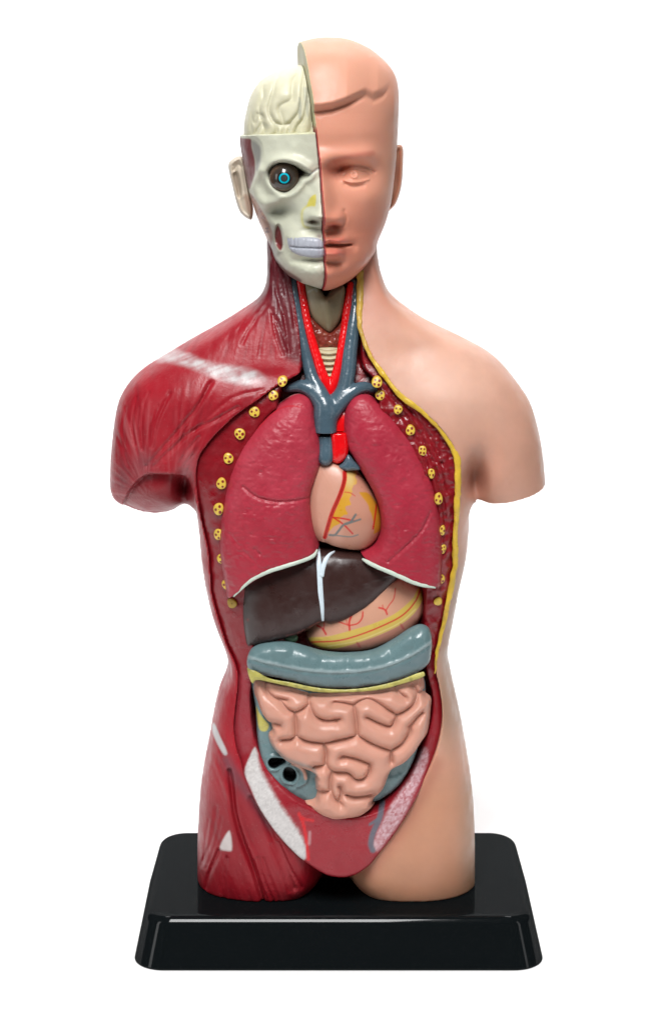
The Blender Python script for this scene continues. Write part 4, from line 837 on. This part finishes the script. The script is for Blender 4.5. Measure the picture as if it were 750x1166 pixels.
CO = lambda p: cr(270, 700, 3.261, p)
bow = empty('intestines', 10, 50, 180); tag(bow, 'pink coiled small intestine framed by grey blue colon in the belly', 'intestines')
tae = spline(CO([(40, 158), (120, 182), (250, 206), (380, 215), (520, 200), (640, 156), (725, 98)]), 6)
topc = spline(CO([(60, 118), (190, 108), (260, 126), (320, 142), (400, 148), (500, 138), (580, 98), (680, 42)]), 6)
def colon_det(U, V, sd, F):
    vt = np.interp(U, tae[:, 0], tae[:, 1]); t = V - vt
    d = 1.2 * np.exp(-((t + .8) / 2.4) ** 2) - .8 * np.exp(-((t - 2.6) / 1.4) ** 2)
    ph = U + 4 * np.sin(U / 23) ; d += 1.5 * (np.abs(np.cos(ph * np.pi / 27)) ** .7 - .6) * sstep((-t - 2) / 6)
    return d + 1.2 * vnoise(U, V, 14, 2, 2)
v, q = puff(CO([(40, 150), (60, 120), (120, 101), (190, 100), (260, 118), (320, 134), (400, 140), (500, 130), (580, 90), (640, 50), (680, 35), (710, 48), (722, 90), (720, 140), (712, 175), (680, 205), (600, 238), (500, 260), (400, 270), (300, 264), (200, 242), (100, 222), (50, 215), (36, 185)]), 74, .9, 1.1, 22, .6, detail=colon_det, p=2.6, capb=24)
U_, V_ = pxv(v); c = flat(v, lin(104, 131, 134)); vt = np.interp(U_, tae[:, 0], tae[:, 1]); c = mixc(c, lin(156, 172, 174), .8 * np.exp(-((V_ - vt + .8) / 1.8) ** 2)); c = mixc(c, lin(96, 112, 118), .5 * sstep((V_ - vt - 2) / 5))
mesh_obj('transverse_colon', v, q, M_colon, bow, c)
# yellow fringe under the colon
v, q = puff([(a_, b_ + 3.5) for a_, b_ in CO([(36, 185), (50, 192), (70, 198), (120, 225), (200, 240), (300, 260), (400, 266), (500, 256), (600, 232), (690, 200), (696, 216), (660, 232), (600, 250), (560, 262), (500, 272), (400, 278), (300, 277), (220, 262), (120, 240), (70, 232), (58, 245), (48, 232)])], 88, .7, .9, 6, .8, n=4, detail=lambda U, V, sd, F: 1.6 * vnoise(U, V, 7, 3, 3))
U_, V_ = pxv(v); c = flat(v, lin(184, 176, 92)); c = mixc(c, lin(120, 116, 60), .8 * np.clip(vnoise(U_, V_, 6, 3, 3), 0, 1)); c = mixc(c, lin(222, 212, 120), .7 * blob(U_, V_, 474, 768, 14, 4) + .5 * blob(U_, V_, 438, 782, 10, 3))
mesh_obj('fatty_fringe', v, q, M_fat, bow, c)
I4 = lambda p: cr(280, 760, 6.478, p)
I5 = lambda p: cr(380, 760, 5.769, p)
# grey blue tissue behind the coils with the opened caecum
hole1 = I4([(165, 705), (180, 675), (230, 668), (285, 680), (290, 700), (250, 725), (215, 745), (180, 738)]); hole2 = I4([(275, 780), (290, 745), (320, 738), (360, 765), (370, 810), (345, 842), (305, 838), (280, 815)])
def cae_det(U, V, sd, F):
    a = sdpoly(U, V, spline(hole1, 4, True)); b = sdpoly(U, V, spline(hole2, 4, True)); h = np.maximum(a, b)
    d = 2.2 * np.exp(-((h + 2.2) / 2.2) ** 2) - 22 * sstep((h + .5) / 2.5)
    d += 3 * np.exp(-(dline(U, V, spline(I4([(335, 705), (400, 730), (440, 790), (440, 840), (400, 870)]), 5)) / 3) ** 2) + .8 * vnoise(U, V, 8, 4, 2)
    return d
v, q = puff([*I4([(40, 100), (60, 60), (200, 90)]), (340, 775), (400, 778), (470, 765), *I5([(590, 60), (600, 200), (570, 420), (545, 540), (500, 650), (430, 760), (345, 832), (270, 868), (180, 880)]), (380, 905), *I4([(520, 985), (430, 985), (370, 955), (300, 905), (230, 850), (185, 800), (150, 750), (100, 620), (80, 480), (72, 300)])], 58, .8, 1.0, 19, .5, detail=cae_det, p=3, capb=24)
U_, V_ = pxv(v); c = flat(v, lin(106, 132, 135)); c = mixc(c, lin(196, 186, 92), .95 * mpoly(U_, V_, I4([(75, 290), (95, 330), (130, 380), (168, 425), (150, 470), (105, 465), (85, 400)]), .8)); c = mixc(c, lin(206, 190, 96), .8 * mpoly(U_, V_, I4([(20, 40), (70, 60), (60, 110), (40, 100)]), 1))
hm = np.maximum(mpoly(U_, V_, hole1, .8), mpoly(U_, V_, hole2, .8)); c = mixc(c, lin(14, 16, 18), hm)
c = mixc(c, lin(206, 150, 128), .9 * stroke(U_, V_, I4([(345, 712), (395, 735), (430, 775), (440, 820)]), 1.9, .8))
mesh_obj('caecum', v, q, M_colon, bow, c)
outl = [*I4([(62, 100), (95, 78), (160, 92), (260, 118), (330, 125), (480, 160), (620, 160), (740, 150)]), *I5([(130, 128), (260, 122), (330, 115), (400, 95), (480, 70), (570, 42), (592, 90), (600, 160), (636, 195), (636, 255), (615, 420), (575, 480), (540, 535), (470, 608), (390, 642), (372, 665), (330, 780), (262, 858), (270, 885), (250, 912), (180, 962), (90, 978), (0, 988)]),
        *I4([(600, 1095), (540, 1075), (440, 1015), (395, 968), (440, 945), (500, 930), (505, 890), (500, 800), (500, 758), (420, 722), (290, 672), (222, 612), (180, 560), (155, 500), (158, 452), (185, 425), (112, 330), (76, 240), (56, 150)])]
ig = [I4(p) for p in ([(155, 95), (148, 150), (160, 205), (200, 238), (245, 262)], [(245, 262), (300, 322), (358, 350), (420, 328), (470, 292)], [(478, 150), (466, 220), (466, 290), (495, 365), (560, 408), (640, 412), (690, 402)], [(357, 350), (368, 430), (370, 530)], [(370, 530), (330, 552), (262, 558)], [(185, 428), (250, 446)], [(370, 530), (450, 566), (560, 580), (640, 570), (742, 548)],
    [(572, 582), (592, 650), (588, 720), (600, 756), (640, 790), (690, 800), (745, 800)], [(500, 757), (592, 742)], [(632, 798), (622, 870), (628, 940), (660, 1000), (700, 1030)], [(510, 928), (560, 938), (626, 938)], [(700, 690), (745, 682)], [(235, 250), (300, 262)])]
ig += [I5(p) for p in ([(0, 247), (60, 252), (130, 266)], [(130, 266), (170, 240), (230, 225), (300, 258), (360, 300), (412, 330)], [(132, 270), (146, 360), (154, 466)], [(154, 466), (80, 486), (0, 502)], [(154, 466), (250, 520), (330, 552), (378, 566)], [(58, 602), (140, 620), (236, 656)], [(0, 708), (95, 716), (140, 756), (200, 750), (234, 706), (236, 656)],
    [(78, 858), (140, 872), (262, 856)], [(40, 800), (50, 850), (30, 900)], [(218, 346), (290, 382), (372, 408), (398, 380), (414, 332)], [(414, 332), (470, 305), (528, 258), (550, 195), (515, 130)], [(395, 125), (420, 178), (470, 214)], [(378, 566), (450, 520), (502, 440), (502, 404)], [(502, 410), (550, 350), (584, 315)], [(550, 192), (598, 160)], [(378, 568), (378, 640)], [(0, 360), (20, 372)])]
def bowel_det(U, V, sd, F):
    d = np.full(U.shape, 99.0, np.float32)
    for g in ig: d = np.minimum(d, dline(U, V, spline(g, 5)))
    d = np.minimum(d, np.maximum(sd, 0) + 2)
    t = np.clip((d + .3) / 11.5, 0, 1); return blur(12.5 * ((1 - (1 - t) ** 2) ** .7 - 1), 7) - 2.2 * np.exp(-(d / 1.4) ** 2) + .5 * vnoise(U, V, 14, 6, 2)
v, q = puff(outl, 66, .8, 1.3, 36, .4, detail=bowel_det, p=3, n=4, capb=24)
U_, V_ = pxv(v); c = flat(v, lin(212, 156, 136)); d = np.full(len(v), 99.0)
c = mixc(c, lin(122, 140, 140), .7 * np.exp(-(dline(U_, V_, spline(I4([(50, 160), (60, 90), (160, 90), (330, 125), (480, 165), (620, 165), (740, 152)]), 4)) / 2.2) ** 2) + .55 * np.exp(-(dline(U_, V_, spline(I4([(170, 430), (155, 500), (190, 575), (290, 672), (420, 722), (500, 757), (505, 890)]), 4)) / 2.4) ** 2))
mesh_obj('small_intestine', v, q, M_bowel, bow, c)
print('organs', time.time() - T0)

# ------------------------------------------------------------------ camera
sc = bpy.context.scene
cam = bpy.data.cameras.new('camera'); co = bpy.data.objects.new('camera', cam); col.objects.link(co); sc.camera = co
co.location = (0, -D * S, 1000 * S); co.rotation_euler = (math.radians(90), 0, 0)
cam.sensor_fit = 'HORIZONTAL'; cam.sensor_width = 36; cam.lens = 36 * D / 750; cam.shift_x = 0; cam.shift_y = -583 / 750
cam.clip_start = .01; cam.clip_end = 50

# ------------------------------------------------------------------ studio lamps
w = bpy.data.worlds.new('World'); sc.world = w; w.use_nodes = True
w.node_tree.nodes['Background'].inputs[0].default_value = (1, 1, 1, 1); w.node_tree.nodes['Background'].inputs[1].default_value = .04
def area(name, loc, tgt, sx, sy, power, color=(1, 1, 1)):
    l = bpy.data.lights.new(name, 'AREA'); l.shape = 'RECTANGLE'; l.size = sx * S; l.size_y = sy * S; l.energy = power; l.color = color
    o = bpy.data.objects.new(name, l); col.objects.link(o)
    p = Vector((loc[0] * S, -loc[1] * S, loc[2] * S)); t = Vector((tgt[0] * S, -tgt[1] * S, tgt[2] * S)); o.location = p
    o.rotation_euler = (t - p).to_track_quat('-Z', 'Y').to_euler(); return o
area('key softbox', (-300, 2900, 4300), (0, 0, 350), 1350, 2400, 26)
area('softbox left', (-2300, 1500, 1000), (0, 0, 450), 500, 1500, .8)
area('softbox right', (2300, 1500, 1000), (0, 0, 450), 400, 1500, .4)
area('backdrop lamp', (0, -450, 2300), (0, -850, 300), 1700, 300, 1.5)
sc.view_settings.view_transform = 'Standard'; sc.view_settings.look = 'None'; sc.view_settings.exposure = .14; sc.view_settings.gamma = 1
print('done', time.time() - T0)
